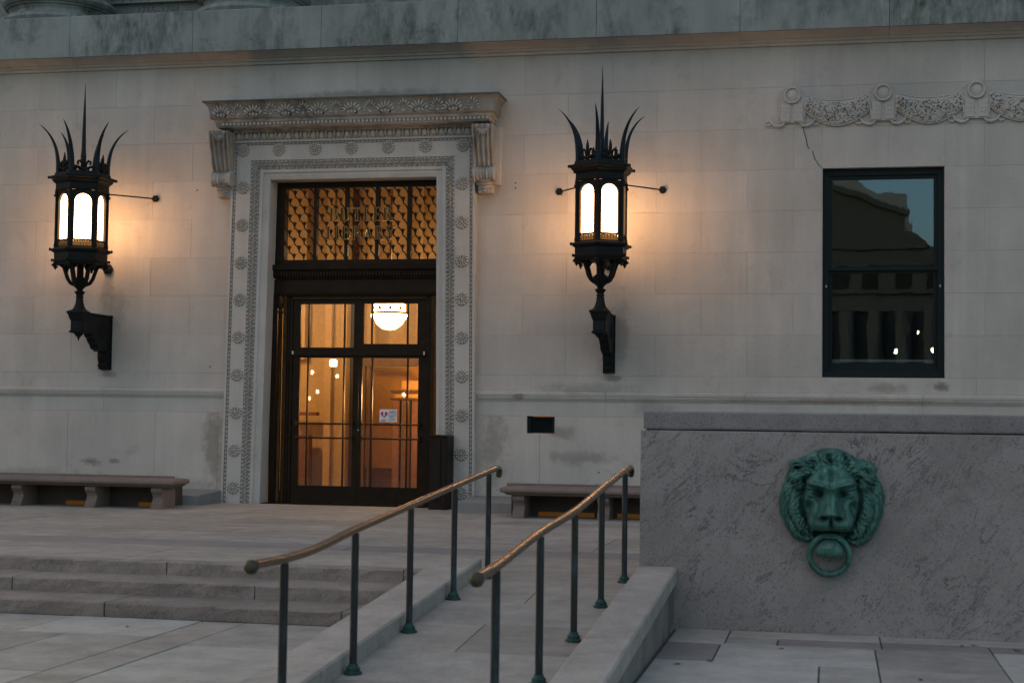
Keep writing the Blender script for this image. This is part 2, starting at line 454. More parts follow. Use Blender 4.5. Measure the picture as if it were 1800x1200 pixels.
# upper terrace
terrace = MB().box(-16, 9, 12.7, 21.45, -.3, -.012).build('terrace', 'joint'); terrace['kind'] = 'structure'
MB().box(-3.1, -1.2, 11.7, 12.7, -.3, -.014).build('terrace_bed', 'joint', terrace)
T = []
fill(-15.5, -3.1, 12.78, 14.2, 2.6, .9, T)
fill(-3.1, -1.2, 12.78, 14.2, 1.9, .75, T)
fill(-1.2, 8.5, 12.9, 14.2, 2.2, 1.2, T)
T2 = []
for (y0, y1, mt) in ((14.2, 14.85, 'pave_dark'), (14.85, 16.6, None), (16.6, 17.35, 'pave_warm'), (17.35, 19.0, None), (19.0, 21.4, None)):
    fill(-15.5, 8.5, y0, y1, 2.3, 1.2, T2, mt)
slab_field(terrace, T + T2 + [(-3.1, -1.2, 12.0, 12.78, 'pave_grey'), (-3.1, -1.2, 11.63, 12.0, 'pave_warm')], 0, ['pave_grey', 'pave_warm', 'pave_warm'], gap=.004)

# ------------------------------------------------------------------ steps
steps = thing('stone_steps', (0, 0, 0)); steps['kind'] = 'structure'
def block(parent, x0, x1, y0, y1, z0, z1, mat, name='step_block', rough=.007):
    # worn block: front face subdivided and slightly irregular
    n = max(2, int((x1 - x0) / .12)); rows = []
    prof = [(y1, z0), (y0, z0), (y0, z0 + (z1 - z0) * .5), (y0, z1 - .010), (y0 + .012, z1), (y0 + .05, z1), (y1, z1)]
    for i in range(n + 1):
        x = x0 + (x1 - x0) * i / n; r = []
        for j, (py, pz) in enumerate(prof):
            jy = random.uniform(-rough, rough) if j in (2, 3, 4) else 0; jz = random.uniform(-rough, rough * .3) * .5 if j in (3, 4) else 0
            r.append((x, py + jy, pz + jz))
        rows.append(r)
    b = MB().grid(rows, True); k = len(prof); L = len(b.v)
    b.f.append(tuple(range(k))); b.f.append(tuple(range(L - k, L)))
    return b.build(name, mat, parent)
for (nose, z, js) in ((12.57, 0, (-15, -13.2, -11.3, -9.4, -7.5, -5.65, -3.52, -3.11)), (12.0, -.11, (-15, -12.9, -11, -8.9, -6.79, -4.62, -3.11)), (11.43, -.22, (-15, -13, -11.4, -9.5, -7.6, -5.66, -3.69, -3.11))):
    for a, b_ in zip(js[:-1], js[1:]):
        block(steps, a + .005, b_ - .005, nose + random.uniform(-.004, .004), nose + (.205 if z == 0 else .66), z - .112, z + random.uniform(-.0015, .0015), 'gran_step')
MB().box(-15, -3.12, 12.02, 12.72, -.34, -.13).build('step_core', 'joint', steps)
MB().box(-15, -3.12, 11.46, 12.02, -.34, -.235).build('step_core', 'joint', steps)

# ------------------------------------------------------------------ ramp
def rz(y): return min(0, -.78 + .0671 * y)
ramp = MB().prism([(6.7, LOW - .05), (6.7, rz(6.7) - .016), (11.62, -.016), (11.62, LOW - .05)], -3.0, -1.3, 'x').build('ramp', 'joint'); ramp['kind'] = 'structure'
ys = [6.7, 7.55, 8.45, 9.3, 10.15, 10.95, 11.62]
for i, (a, b_) in enumerate(zip(ys[:-1], ys[1:])):
    cuts = [-2.765, -1.475] if i % 2 == 0 else [-2.765, random.uniform(-2.4, -1.8), -1.475]
    for c, d in zip(cuts[:-1], cuts[1:]):
        g = .004
        MB().prism([(a + g, rz(a) - .03), (b_ - g, rz(b_) - .03), (b_ - g, rz(b_)), (a + g, rz(a))], c + g, d - g, 'x').build('paving_slab', ['pave_grey', 'pave_warm'][i % 2], ramp)

def curb(x0, x1, label, side):
    t = thing('ramp_curb', (0, 0, 0), label=label, cat='ramp curb', group='low sloping curbs flanking the ramp')
    top = lambda y: -.6703 + .0671 * y
    y1 = 12.19 if side == 'L' else 12.096
    ysegs = [5.15, 6.6, 8.2, 9.7, 11.1, y1] if side == 'L' else [5.15, 6.4, 7.9, 9.35, 10.8, y1]
    for a, b_ in zip(ysegs[:-1], ysegs[1:]):
        n = 5; rows = []
        for i in range(n + 1):
            y = a + .003 + (b_ - a - .006) * i / n; zt = top(y); q = .012
            zb = max(zt - .118, LOW - .02)
            j = lambda: random.uniform(-.002, .002)
            rows.append([(x0, y, zb), (x0, y, zt - q), (x0 + q, y, zt + j()), (x1 - q, y, zt + j()), (x1 + j(), y, zt - q), (x1 + j(), y, zb)])
        b = MB().grid(rows, True); L = len(b.v); b.f.append(tuple(range(6))); b.f.append(tuple(range(L - 6, L)))
        b.build('coping_stone', 'gran_curb', t)
    # tooled wall stones under the coping
    ys2 = [5.2, 7.0, 8.3, 9.6, 10.9, y1]
    for a, b_ in zip(ys2[:-1], ys2[1:]):
        n = int((b_ - a) / .045); rows = []
        for i in range(n + 1):
            y = a + .004 + (b_ - a - .008) * i / n; d = (.004 if i % 2 else 0)
            zt = max(top(y) - .136, LOW - .04)
            rows.append([(x0 + .008 + d, y, LOW - .05), (x0 + .008 + d, y, zt), (x1 - .020 - d * 1.5, y, zt), (x1 - .020 - d * 1.5, y, LOW - .05)])
        b = MB().grid(rows, True); L = len(b.v); b.f.append((0, 1, 2, 3)); b.f.append((L - 4, L - 3, L - 2, L - 1))
        b.build('side_stone', 'gran_side', t)
    gy = [5.3 + k * .5 for k in range(14) if 5.3 + k * .5 < y1] + [y1]
    MB().grid([[(x1 - .05, y, max(top(y) - .15, LOW - .05)), (x1 - .05, y, max(top(y) - .10, LOW - .04)), (x1 - .024, y, max(top(y) - .10, LOW - .04)), (x1 - .024, y, max(top(y) - .15, LOW - .05))] for y in gy], True).build('shadow_joint', 'joint', t)
    return t
curb(-3.10, -2.76, 'pale sloping granite curb between the steps and the ramp', 'L')
curb(-1.48, -1.178, 'pale sloping granite curb with tooled side running into the lion wall', 'R')

# ------------------------------------------------------------------ granite parapet with lion
par = thing('granite_parapet', (0, 12.1, LOW), label='grey pink veined granite parapet wall with coping, carrying the lion head', cat='parapet wall')
MB().cbox(-1.473, 6.5, 0, .95, -.02, 1.534, .008).build('wall_panel', 'gran_wall', par)
b = MB()
n = 60; rows = []
for i in range(n + 1):
    x = -1.45 + 7.95 * i / n; j = random.uniform(-.0025, .0025)
    rows.append([(x, .96, 1.545), (x, .008, 1.545 + j), (x, .002, 1.56), (x, .002, 1.672), (x, .012, 1.684), (x, .96, 1.684)])
b.grid(rows, True); L = len(b.v); b.f.append(tuple(range(6))); b.f.append(tuple(range(L - 6, L)))
cp = b.build('coping_stone', granite('granite_coping', (.23, .22, .22), (.03, .03, .03), .6, var=.05), par)
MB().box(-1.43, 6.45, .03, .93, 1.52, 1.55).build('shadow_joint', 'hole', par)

def lion():
    t = thing('lion_head', (-.004, 12.1, .574), label='green verdigris bronze lion head on the granite parapet holding a ring', cat='lion head')
    S = 943.
    pts = [(545, 135), (640, 150), (730, 200), (800, 222), (862, 240), (880, 330), (932, 440), (930, 560), (905, 660), (860, 750), (810, 815), (755, 840), (700, 822), (640, 800), (560, 800), (470, 800), (410, 806), (370, 815), (300, 790), (240, 700), (195, 590), (198, 480), (222, 390), (262, 300), (263, 235), (330, 215), (400, 185), (450, 155)]
    P = []
    for cx, cy in pts:
        u = (cx - 560) / S; w = (620 - cy) / S - .10
        P.append((math.atan2(w, u), math.hypot(u, w)))
    P.sort()
    def Rad(th):
        n = len(P)
        for i in range(n):
            a0, r0 = P[i]; a1, r1 = P[(i + 1) % n]
            if i == n - 1: a1 += 2 * math.pi
            tt = th
            if tt < P[0][0]: tt += 2 * math.pi
            if a0 <= tt <= a1:
                k = (tt - a0) / (a1 - a0); return (r0 + (r1 - r0) * (k * k * (3 - 2 * k))) * (1 + .005 * math.sin(23 * th) + .003 * math.sin(41 * th))
        return .4
    def g(u, w, cu, cw, su, sw, rot=0.):
        du, dw = u - cu, w - cw
        if rot: c, s = math.cos(rot), math.sin(rot); du, dw = du * c + dw * s, -du * s + dw * c
        return math.exp(-.5 * ((du / su) ** 2 + (dw / sw) ** 2))
    def sm(x, a, b_):
        k = max(0, min(1, (x - a) / (b_ - a))); return k * k * (3 - 2 * k)
    def H(u, w, q):
        a = abs(u); k_ = 1.35
        h = .030 + .10 * math.sqrt(max(0, 1 - q * q))
        fr = math.hypot(u / (.215 if w > 0 else .215 + .10 * w), (w - .10) / .30)
        face = 1 - sm(fr, .84, 1.04)
        h += .060 * face
        th = math.atan2(w - .10, u); mane = sm(fr, .96, 1.08)
        up = sm(w, .12, .24)
        edge = sm(1 - q, 0, .10)
        # lower locks follow the outline, upper ones radiate
        low_s = .55 * math.sin(21 * q + 2.5 * w) + .45 * math.sin(52 * q + 9 * w)
        up_s = .75 * math.sin(15 * abs(th - math.pi / 2) + 7 * q) + .3 * math.sin(38 * abs(th - math.pi / 2) - 6 * q)
        h += mane * edge * ((1 - up) * .032 * low_s + up * .040 * up_s + .010 * math.sin(9 * th + 20 * q) * math.sin(31 * q - 5 * th))
        h += mane * (1 - up) * .035 * g(a, w, .285, .0, .06, .15, -.1)
        h -= .045 * math.exp(-.5 * ((fr - 1.03) / .055) ** 2) * (1 - .6 * sm(w, .25, .35))
        # tuft over the forehead
        tt = math.exp(-.5 * ((w - .455) / .05) ** 2) * math.exp(-.5 * (u / .17) ** 2)
        h += tt * (.030 + .022 * math.sin(100 * u))
        F = 0.
        F += .050 * g(a, w, .06, .33, .07, .08) - .022 * g(u, w, 0, .34, .010, .09)
        F += .062 * g(a, w, .125, .240, .060, .018, .30) + .030 * g(a, w, .050, .225, .022, .022)
        F -= .052 * g(a, w, .140, .180, .050, .030, .2)
        F -= .040 * g(a, w, .078, .172, .016, .028)
        F += .052 * g(a, w, .140, .178, .026, .015)
        F += .034 * g(a, w, .140, .203, .038, .0065, .18) + .028 * g(a, w, .140, .152, .036, .0065, .2)
        br = math.exp(-.5 * (u / (.034 + .07 * max(0, .22 - w))) ** 4) * sm(w, -.02, .015) * (1 - sm(w, .20, .32))
        F += .070 * br + .030 * g(u, w, 0, .015, .07, .03)
        F -= .055 * g(a, w, .050, -.014, .022, .010, -.35)
        F -= .035 * g(u, w, 0, -.045, .007, .04)
        F += .060 * g(a, w, .075, -.065, .062, .038) + .035 * g(a, w, .125, .03, .025, .05, .3)
        F -= .12 * g(u, w, 0, -.128, .085, .010) + .05 * g(a, w, .105, -.142, .02, .022)
        F += .040 * g(u, w, 0, -.172, .085, .022)
        F -= .055 * g(a, w, .172, .04, .022, .07, .25)
        F += .035 * g(a, w, .165, .125, .035, .018, .3)
        h += F * k_ * (1 - sm(fr, .98, 1.15))
        for eu, ew in ((-.262, .368), (.290, .348)):
            h += .085 * g(u, w, eu, ew, .045, .040) - .130 * g(u, w, eu + (.010 if eu < 0 else -.010), ew - .010, .020, .022)
        for eu, rr_ in ((-.25, .5), (.275, -.5)):
            h += .055 * g(u, w, eu, .283, .06, .013, rr_) - .035 * g(u, w, eu, .258, .06, .008, rr_) + .04 * g(u, w, eu * 1.15, .225, .05, .015, rr_)
        return max(h * sm(1 - q, -.05, .08) ** .5, .012)
    NA, NR = 360, 140; rows = []
    for j in range(NR + 1):
        q = j / NR; r = []
        for i in range(NA):
            th = -math.pi + 2 * math.pi * i / NA; ra = Rad(th) * q
            u = ra * math.cos(th); w = ra * math.sin(th) + .10
            r.append((u, -H(u, w, q), w))
        rows.append(r)
    rows.append([(x, .01, z) for x, y, z in rows[-1]])
    MB().grid(rows, True).build('head', 'verdigris', t, smooth=True)
    # carved locks of the mane lying over the head
    b = MB(); rs = random.Random(5)
    for layer, (q0, q1, n_, rad) in enumerate(((.68, .975, 62, .014), (.62, .88, 48, .013))):
        for i_ in range(n_):
            th0 = math.radians(-52 + 284 * (i_ + .5 * layer) / (n_ - 1)) + rs.uniform(-.03, .03)
            side = -1 if math.cos(th0) >= 0 else 1
            dn = .42 + .25 * abs(math.cos(th0))
            if math.sin(th0) < -.25: dn *= .35
            P_, R2 = [], []
            for k in range(9):
                u_ = k / 8; th = th0 + side * dn * (u_ ** 1.3) * (.55 if abs(math.cos(th0)) < .35 else 1) + .06 * math.sin(u_ * 5 + i_)
                th = (th + math.pi) % (2 * math.pi) - math.pi
                q = q0 + (q1 - q0) * (u_ ** .85) + .015 * math.sin(i_ * 2.3)
                q = min(q, .985); ra = Rad(th) * q; x_ = ra * math.cos(th); z_ = ra * math.sin(th) + .10
                if math.hypot(x_ / .200, (z_ - .10) / .285) < 1: continue
                P_.append((x_, -H(x_, z_, q) - .004 + .010 * u_, z_)); R2.append(rad * (1 - .75 * u_ ** 2.2) * (.6 + .4 * min(1, u_ * 4)) + .002)
            if len(P_) > 3: b.tube(P_, R2, 7, up=(0, 1, 0))
    b.build('mane_locks', 'verdigris', t, smooth=True)
    # ring
    pts = []; b = MB(); K = 48
    rows = []
    for k in range(K):
        a = 2 * math.pi * k / K; row = []
        for s_ in range(12):
            p = 2 * math.pi * s_ / 12; rr = .147 + .024 * math.cos(p)
            row.append((-.012 + rr * math.cos(a), -.105 - .030 * math.sin(p) + .06 * (-math.sin(a) * .5 + .5) ** 1.5, -.297 + rr * math.sin(a)))
        rows.append(row)
    rows.append(rows[0])
    b.grid(rows, True); b.build('ring', 'verdigris', t, smooth=True)
    b = MB()
    rows = []
    for i in range(28):
        ph = math.pi * i / 27; row = []
        for k in range(40):
            a = 2 * math.pi * k / 40
            x = .105 * math.sin(ph) * math.cos(a); z = .070 * math.sin(ph) * math.sin(a)
            y = -.075 * math.cos(ph)
            f = 1 + .06 * math.sin(120 * x) * (1 if z < 0 else .2) 
            if z > .0: f += .05 * math.sin(170 * z)
            row.append((x - .008, -.125 + y * f, -.245 + z - (.25 * x * x / .1)))
        rows.append(row)
    b.grid(rows, True); b.build('chin_tuft', 'verdigris', t, smooth=True)
    MB().box(-.08, .08, -.10, .0, -.28, -.15).build('ring_mount', 'verdigris', t)
lion()

# ------------------------------------------------------------------ library wall
wall = thing('library_wall', (0, 0, 0), label='pale limestone library facade of large ashlar blocks with belt course', cat='facade wall')
core = MB()
for (a, b_, c, d) in ((-17, -8.30, -.1, 6.6), (-8.30, -5.45, 4.86, 6.6), (-5.45, -4.24, -.1, 6.6), (-4.24, -3.84, -.1, 1.07), (-4.24, -3.84, 1.335, 6.6),
                      (-3.84, -.13, -.1, 6.6), (-.13, 1.49, -.1, 1.90), (-.13, 1.49, 4.79, 6.6), (1.49, 9, -.1, 6.6)):
    core.box(a, b_, YW + .0045, YW + .5, c, d)
core.build('wall_core', 'mortar', wall)
HOLES = [(-8.72, -5.02, -1, 5.40), (-.137, 1.495, 1.906, 4.783), (-4.242, -3.837, 1.082, 1.326)]
def clip(rects):
    for (hx0, hx1, hz0, hz1) in HOLES:
        o = []
        for (x0, x1, z0, z1) in rects:
            if x1 <= hx0 or x0 >= hx1 or z1 <= hz0 or z0 >= hz1: o.append((x0, x1, z0, z1)); continue
            if x0 < hx0: o.append((x0, hx0, z0, z1))
            if x1 > hx1: o.append((hx1, x1, z0, z1))
            a, b_ = max(x0, hx0), min(x1, hx1)
            if z0 < hz0: o.append((a, b_, z0, hz0))
            if z1 > hz1: o.append((a, b_, hz1, z1))
        rects = o
    return rects
G = .0011
zc = [1.906 + .5743 * i for i in range(9)]
for r in range(8):
    off = -11.935 if r % 2 == 1 else -11.30
    for k in range(-4, 17):
        j0 = off + 1.268 * k + random.uniform(-.02, .02) * (r != 7)
        for (x0, x1, z0, z1) in clip([(off + 1.268 * k, off + 1.268 * (k + 1), zc[r], zc[r + 1])]):
            if x1 - x0 < .03: continue
            e = random.uniform(-.0012, .0012)
            MB().cbox(x0 + G, x1 - G, YW + e, YW + .10, z0 + G, z1 - G, .0015).build('stone_block', 'lime', wall)
def course(z0, z1, js, mat, name, proj=0., back=.10):
    for a, b_ in zip(js[:-1], js[1:]):
        for (x0, x1, c, d) in clip([(a, b_, z0, z1)]):
            MB().cbox(x0 + G, x1 - G, YW - proj, YW + back, c + G, d - G, .002).build(name, mat, wall)
course(1.686, 1.906, [-16, -14.6, -12.4, -9.76, -7, -4.4, -2.13, -.4, 1.9, 4.2, 6.5, 9], 'lime_plain', 'stone_block')
course(1.327, 1.541, [-16, -13.3, -10.75, -8, -5, -3.11, -1.17, 1.2, 3.6, 6, 9], 'lime_plain', 'stone_block', .0)
course(.15, 1.327, [-16, -14.3, -13.1, -11.32, -9.9, -8.9], 'lime_base', 'stone_block', .004)
course(.15, 1.327, [-8.9, -8], 'lime_base', 'stone_block', .004)
course(.15, 1.327, [-1.5, .5, 2.6, 5, 9], 'lime_base', 'stone_block', .004)
MB().prism([(-5.0, .151), (-4.052, .151), (-4.052, 1.082), (-4.242, 1.082), (-4.242, 1.326), (-5.0, 1.326)], YW - .004, YW + .10, 'y').build('stone_block', 'lime_base', wall)
MB().prism([(-4.048, .151), (-1.502, .151), (-1.502, 1.326), (-3.837, 1.326), (-3.837, 1.082), (-4.048, 1.082)], YW - .004, YW + .10, 'y').build('stone_block', 'lime_base', wall)
for x0, x1 in ((-16, -8.77), (-5.0, 9)):
    js = [x0] + [j for j in (-13.3, -10.75, -3.11, -1.17, 1.2, 3.6, 6) if x0 < j < x1] + [x1]
    for a, b_ in zip(js[:-1], js[1:]):
        pr = [(YW + .05, 1.543), (YW - .012, 1.543), (YW - .014, 1.556), (YW - .030, 1.572), (YW - .040, 1.60), (YW - .040, 1.618), (YW - .050, 1.622), (YW - .050, 1.655), (YW - .046, 1.672), (YW - .012, 1.684), (YW + .05, 1.684)]
        MB().prism(pr, a + .002, b_ - .002, 'x').build('belt_course', 'lime_plain', wall)
    js = [x0] + [j for j in (-14, -12.2, -10.4, -3.4, -1.6, .4, 2.5, 5) if x0 < j < x1] + [x1]
    for a, b_ in zip(js[:-1], js[1:]):
        pr = [(YW + .05, -.02), (20.55, -.02), (20.55, .135), (20.60, .15), (21.30, .175), (YW + .05, .19)]
        MB().prism(pr, a + .002, b_ - .002, 'x').build('plinth_stone', 'lime_plinth', wall)

# crack above the window
b = MB()
cr = [(-.40, 5.37), (-.37, 5.24), (-.345, 5.12), (-.32, 5.055)], [(-.27, 5.03), (-.245, 4.93), (-.20, 4.86), (-.15, 4.79)]
for line in cr:
    fine = []
    for (x0, z0), (x1, z1) in zip(line[:-1], line[1:]):
        for k in range(4):
            f = k / 4; fine.append((x0 + (x1 - x0) * f + random.uniform(-.006, .006), z0 + (z1 - z0) * f))
    fine.append(line[-1])
    b.strip([(x - .006, YW - .0016, z) for x, z in fine], [(x + .006, YW - .0016, z) for x, z in fine])
b.build('crack', 'crack', wall)['kind'] = 'stuff'
# pairs of drilled holes either side of the portal, and small anchors
b = MB()
for (x, z) in ((-9.32, 4.64), (-4.45, 4.66), (-4.45, 4.585), (-9.05, 2.0), (-2.6, .95), (-3.2, .55)):
    b.ell((x, YW - .002, z), (.012, .006, .012), 0, 8, 3, True)
b.build('drill_hole', 'hole', wall)['kind'] = 'stuff'

# ledge
ledge = thing('stone_ledge', (0, 0, 0), label='long projecting limestone ledge with dark algae streaks along the top of the wall', cat='ledge')
js = [-17, -15.2, -13.2, -11.28, -9.3, -7.3, -5.25, -3.25, -1.25, .75, 2.75, 4.75, 9]
for a, b_ in zip(js[:-1], js[1:]):
    pr = [(YW + .1, 6.502), (YW - .035, 6.502), (YW - .042, 6.542), (YW - .075, 6.546), (YW - .082, 6.578), (YW - .115, 6.582), (YW - .135, 6.60), (YW - .19, 6.628),
          (YW - .25, 6.645), (YW - .28, 6.652), (YW + .1, 6.652)]
    MB().prism(pr, a + .002, b_ - .002, 'x').build('bed_moulding', 'lime_plain', ledge)
    pr = [(YW + 1.2, 6.656), (YW - .325, 6.656), (YW - .335, 6.642), (YW - .35, 6.642), (YW - .35, 7.255), (YW - .33, 7.268), (YW + 1.2, 7.29)]
    MB().prism(pr, a + .003, b_ - .003, 'x').build('ledge_block', 'lime_ledge', ledge)
# cornice material split: underside moulding is the same stone

# upper storey: column bases, wall with dated panel
upper = thing('upper_storey_wall', (0, 0, 0), label='recessed upper wall above the ledge with panel dated 1755-1784', cat='facade wall')
MB().box(-17, 9, 23.0, 23.5, 7.2, 10.5).build('wall_face', 'lime_ledge', upper)
MB().box(-11.75, -9.95, 22.93, 23.0, 7.96, 9.5).build('name_panel', 'lime_ledge', upper)
b = MB()
for k in range(40): b.ell((-11.7 + k * .0445, 22.925, 8.02 + .02 * math.sin(k * 1.9)), (.02, .02, .035), k, 6, 3, True)
b.build('carved_frame', 'lime_carve', upper)['kind'] = 'stuff'
MB().box(-11.75, -9.95, 22.90, 22.93, 7.935, 7.958).build('panel_moulding', 'lime_ledge', upper)
text('inscription', '1755\u20131784', .165, (-10.72, 22.995, 7.775), 'letter_cut', upper, ext=.004)

def column(xc, label):
    t = thing('column_base', (xc, 22.25, 7.32), label=label, cat='column', group='column bases standing on the ledge')
    t.scale = (.80, .80, 1.0)
    tor = [(.95, -.03), (1.10, .0), (1.13, .06), (1.10, .12), (1.01, .125), (1.01, .15), (.97, .155), (.94, .21), (.97, .27), (1.01, .275), (1.01, .30), (1.05, .305), (1.10, .37), (1.05, .44), (.98, .445), (.98, .48), (.93, .485), (.90, .60), (.88, .72), (.86, .90)]
    MB().lathe(tor, seg=64).build('torus', 'lime_ledge', t, smooth=True, auto=50)
    MB().lathe([(.86, .88), (.84, 3.2)], seg=48).build('shaft', 'lime_ledge', t, smooth=True, auto=50)
column(-12.05, 'large round column base on the ledge at the left edge')
column(-8.78, 'large round column base on the ledge right of the dated panel')

# ------------------------------------------------------------------ stone portal
CX = -6.87
portal = thing('stone_portal', (CX, 21.38, 0), label='carved limestone door surround with rosettes, scroll consoles and palmette cornice', cat='door surround')
def hw(z): return 1.912 - .0122 * z
ZT = 5.345
def uband(o0, o1, y0, y1, yb=.13):
    # mitred band at offsets o0..o1 from the outer edge, front y0 (outer) to y1 (inner), local coords
    b = MB()
    def sect(o, y): return [(-hw(0) + o, y, 0), (-hw(ZT) + o, y, ZT - o), (hw(ZT) - o, y, ZT - o), (hw(0) - o, y, 0)]
    b.grid([sect(o0, yb), sect(o0, y0), sect(o1, y1), sect(o1, yb)], True)
    return b
# uband uses closed=True across path ends, fix by building open grids
def uband(o0, o1, y0, y1, yb=.13):
    b = MB()
    def sect(o, y): return [(-hw(0) + o, y, 0), (-hw(ZT) + o, y, ZT - o), (hw(ZT) - o, y, ZT - o), (hw(0) - o, y, 0)]
    S_ = [sect(o0, yb), sect(o0, y0), sect(o1, y1), sect(o1, yb), sect(o0, yb)]
    b.grid(S_); return b
uband(0, .034, -.028, -.028).build('outer_fillet', 'lime_plain', portal)
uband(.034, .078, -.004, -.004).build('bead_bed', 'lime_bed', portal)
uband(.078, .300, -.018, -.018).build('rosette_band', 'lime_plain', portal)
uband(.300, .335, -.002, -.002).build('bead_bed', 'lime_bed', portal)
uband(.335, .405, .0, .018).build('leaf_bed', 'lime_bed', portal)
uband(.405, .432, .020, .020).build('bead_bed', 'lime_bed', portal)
uband(.432, .478, .012, .012).build('fascia', 'lime_plain', portal)
uband(.478, .492, .012, .034).build('fascia_step', 'lime_plain', portal)
uband(.492, .525, .034, .034).build('fascia', 'lime_plain', portal)
uband(.525, .58, .030, .052, .36).build('door_reveal', 'lime_plain', portal)
def along(o, pitch, s0=.05):
    P = []
    zt = ZT - o; z = s0
    while z < zt - .01: P.append((-hw(z) + o, z, 0)); P.append((hw(z) - o, z, 0)); z += pitch
    x = -hw(zt) + o + pitch * .5
    while x < hw(zt) - o: P.append((x, zt, 1)); x += pitch
    return P
for o, y, nm in ((.056, -.010, 1), (.318, -.006, 1), (.418, .014, 1)):
    b = MB()
    for i, (x, z, h) in enumerate(along(o, .062)):
        L_ = .021; s_ = .0145
        b.ell((x, y, z), (L_ if h else s_, .016, s_ if h else L_), 0, 6, 3, True)
    b.build('bead_moulding', 'lime_plain', portal)['kind'] = 'stuff'
b = MB()
for i, (x, z, h) in enumerate(along(.370, .105)):
    for k, (du, dv, r1, r2, ro) in enumerate(((0, 0, .013, .013, 0), (.028, .012, .017, .009, .5), (-.028, -.012, .017, .009, .5), (.0, .028, .009, .016, .4), (.0, -.028, .009, .016, .4), (.03, -.022, .008, .008, 0), (-.03, .022, .008, .008, 0))):
        a, c = (du, dv) if not h else (dv, du)
        b.ell((x + a * .8, .004, z + c * 1.3), (r1 * 1.15, .024, r2 * 1.15), ro, 6, 3, True)
b.build('leaf_moulding', 'lime_plain', portal)['kind'] = 'stuff'

# rosettes
b = MB()

b.ell((0, 0, 0), (.022, .040, .022), 0, 12, 4, True)
for k in range(8):
    a = 2 * math.pi * k / 8
    b.ell((.042 * math.cos(a), 0, .042 * math.sin(a)), (.020, .030, .012), a, 8, 3, True)
for k in range(12):
    a = 2 * math.pi * (k + .5) / 12
    b.ell((.076 * math.cos(a), 0, .076 * math.sin(a)), (.024, .030, .0185), a, 8, 4, True)
b.lathe([(.098, .0), (.10, .0), (.10, .0)], seg=4, caps=False)
ros0 = b.build('rosette', 'lime_plain', portal, smooth=True)
gb = MB().ell((0, .0, 0), (.100, .010, .100), 0, 24, 3, True).build('rosette_ground', 'lime_bed', ros0, smooth=True)
ros0.location = (-1.705, -.018, .229)
cnt = 0
for z in (.776, 1.330, 1.883, 2.436, 2.986, 3.534, 4.088, 4.647): inst(ros0, 'rosette', portal, (-(hw(z) - .190), -.018, z), (0, z * 7, 0))
ros0.location = (-(hw(.229) - .19), -.018, .229)
for z in (.229, .776, 1.330, 1.883, 2.436, 2.986, 3.534, 4.088, 4.647): inst(ros0, 'rosette', portal, (hw(z) - .19, -.018, z), (0, z * 5, 0))
for k in range(7): inst(ros0, 'rosette', portal, (-1.675 + .5575 * k, -.018, 5.20 - .0), (0, k * 1.3, 0))

# egg and dart over the architrave
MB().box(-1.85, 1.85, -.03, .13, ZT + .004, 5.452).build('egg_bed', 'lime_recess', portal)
b = MB(); b.ell((0, 0, 0), (.040, .045, .050), 0, 12, 5, True); 
egg0 = b.build('egg', 'lime_plain', portal, smooth=True); egg0.location = (-1.74, -.032, 5.405)
for k in range(1, 28): inst(egg0, 'egg', portal, (-1.74 + k * .129, -.032, 5.405))
b = MB()
for k in range(29):
    x = -1.8045 + k * .129
    b.prism([(x - .010, 5.45), (x + .010, 5.45), (x + .004, 5.355), (x - .004, 5.355)], -.065, -.03, 'y')
    for s in (-1, 1):
        b.tube([(x + s * .008, -.05, 5.45), (x + s * .014, -.055, 5.40), (x + s * .028, -.05, 5.365), (x + s * .05, -.045, 5.352)], .007, 5)
b.build('dart_moulding', 'lime_plain', portal)['kind'] = 'stuff'
b = MB()
for k in range(60): b.ell((-1.82 + k * .0617, -.032, 5.350), (.02, .014, .010), 0, 6, 3, True)
b.build('bead_moulding', 'lime_plain', portal)['kind'] = 'stuff'

# cornice
cor = MB()
x0, x1 = -8.68 - CX, -4.95 - CX; yb = 21.30 - 21.38; yw = .13
prof = [(.0, 5.452), (.0, 5.490), (.175, 5.496), (.185, 5.512), (.195, 5.517), (.195, 5.562), (.215, 5.567), (.22, 5.600), (.235, 5.606), (.24, 5.612)]
cor.moulding(prof, x0, x1, yb, yw)
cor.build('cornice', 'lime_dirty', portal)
cy = [(.23, 5.612), (.262, 5.617), (.272, 5.64), (.270, 5.68), (.275, 5.73), (.290, 5.78), (.315, 5.82), (.340, 5.838), (.345, 5.842)]
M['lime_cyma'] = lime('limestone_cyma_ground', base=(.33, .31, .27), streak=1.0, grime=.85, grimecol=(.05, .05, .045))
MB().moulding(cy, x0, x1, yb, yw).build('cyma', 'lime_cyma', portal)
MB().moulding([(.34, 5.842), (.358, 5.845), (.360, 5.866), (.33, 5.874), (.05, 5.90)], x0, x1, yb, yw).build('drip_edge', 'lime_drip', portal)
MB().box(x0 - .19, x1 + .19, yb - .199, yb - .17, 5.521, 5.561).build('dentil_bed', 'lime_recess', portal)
b = MB()
for k in range(66):
    x = x0 - .10 + k * .0612; b.box(x, x + .030, yb - .215, yb - .190, 5.523, 5.560)
b.build('dentil_moulding', 'lime_plain', portal)['kind'] = 'stuff'
def cyp(z):   # projection of the cyma at height z
    for (p0, z0), (p1, z1) in zip(cy[:-1], cy[1:]):
        if z0 <= z <= z1 and z1 > z0: return p0 + (p1 - p0) * (z - z0) / (z1 - z0)
    return .33
def relief(parts, name, x):
    b = MB()
    for (dx, z, r1, r2, ro) in parts: b.ell((dx, -cyp(z), z), (r1, .034, r2), ro, 8, 3, True)
    o = b.build(name, 'lime_plain', portal, smooth=True); o.location = (x, yb, 0); return o
fan = [(0, 5.66, .016, .022, 0)]
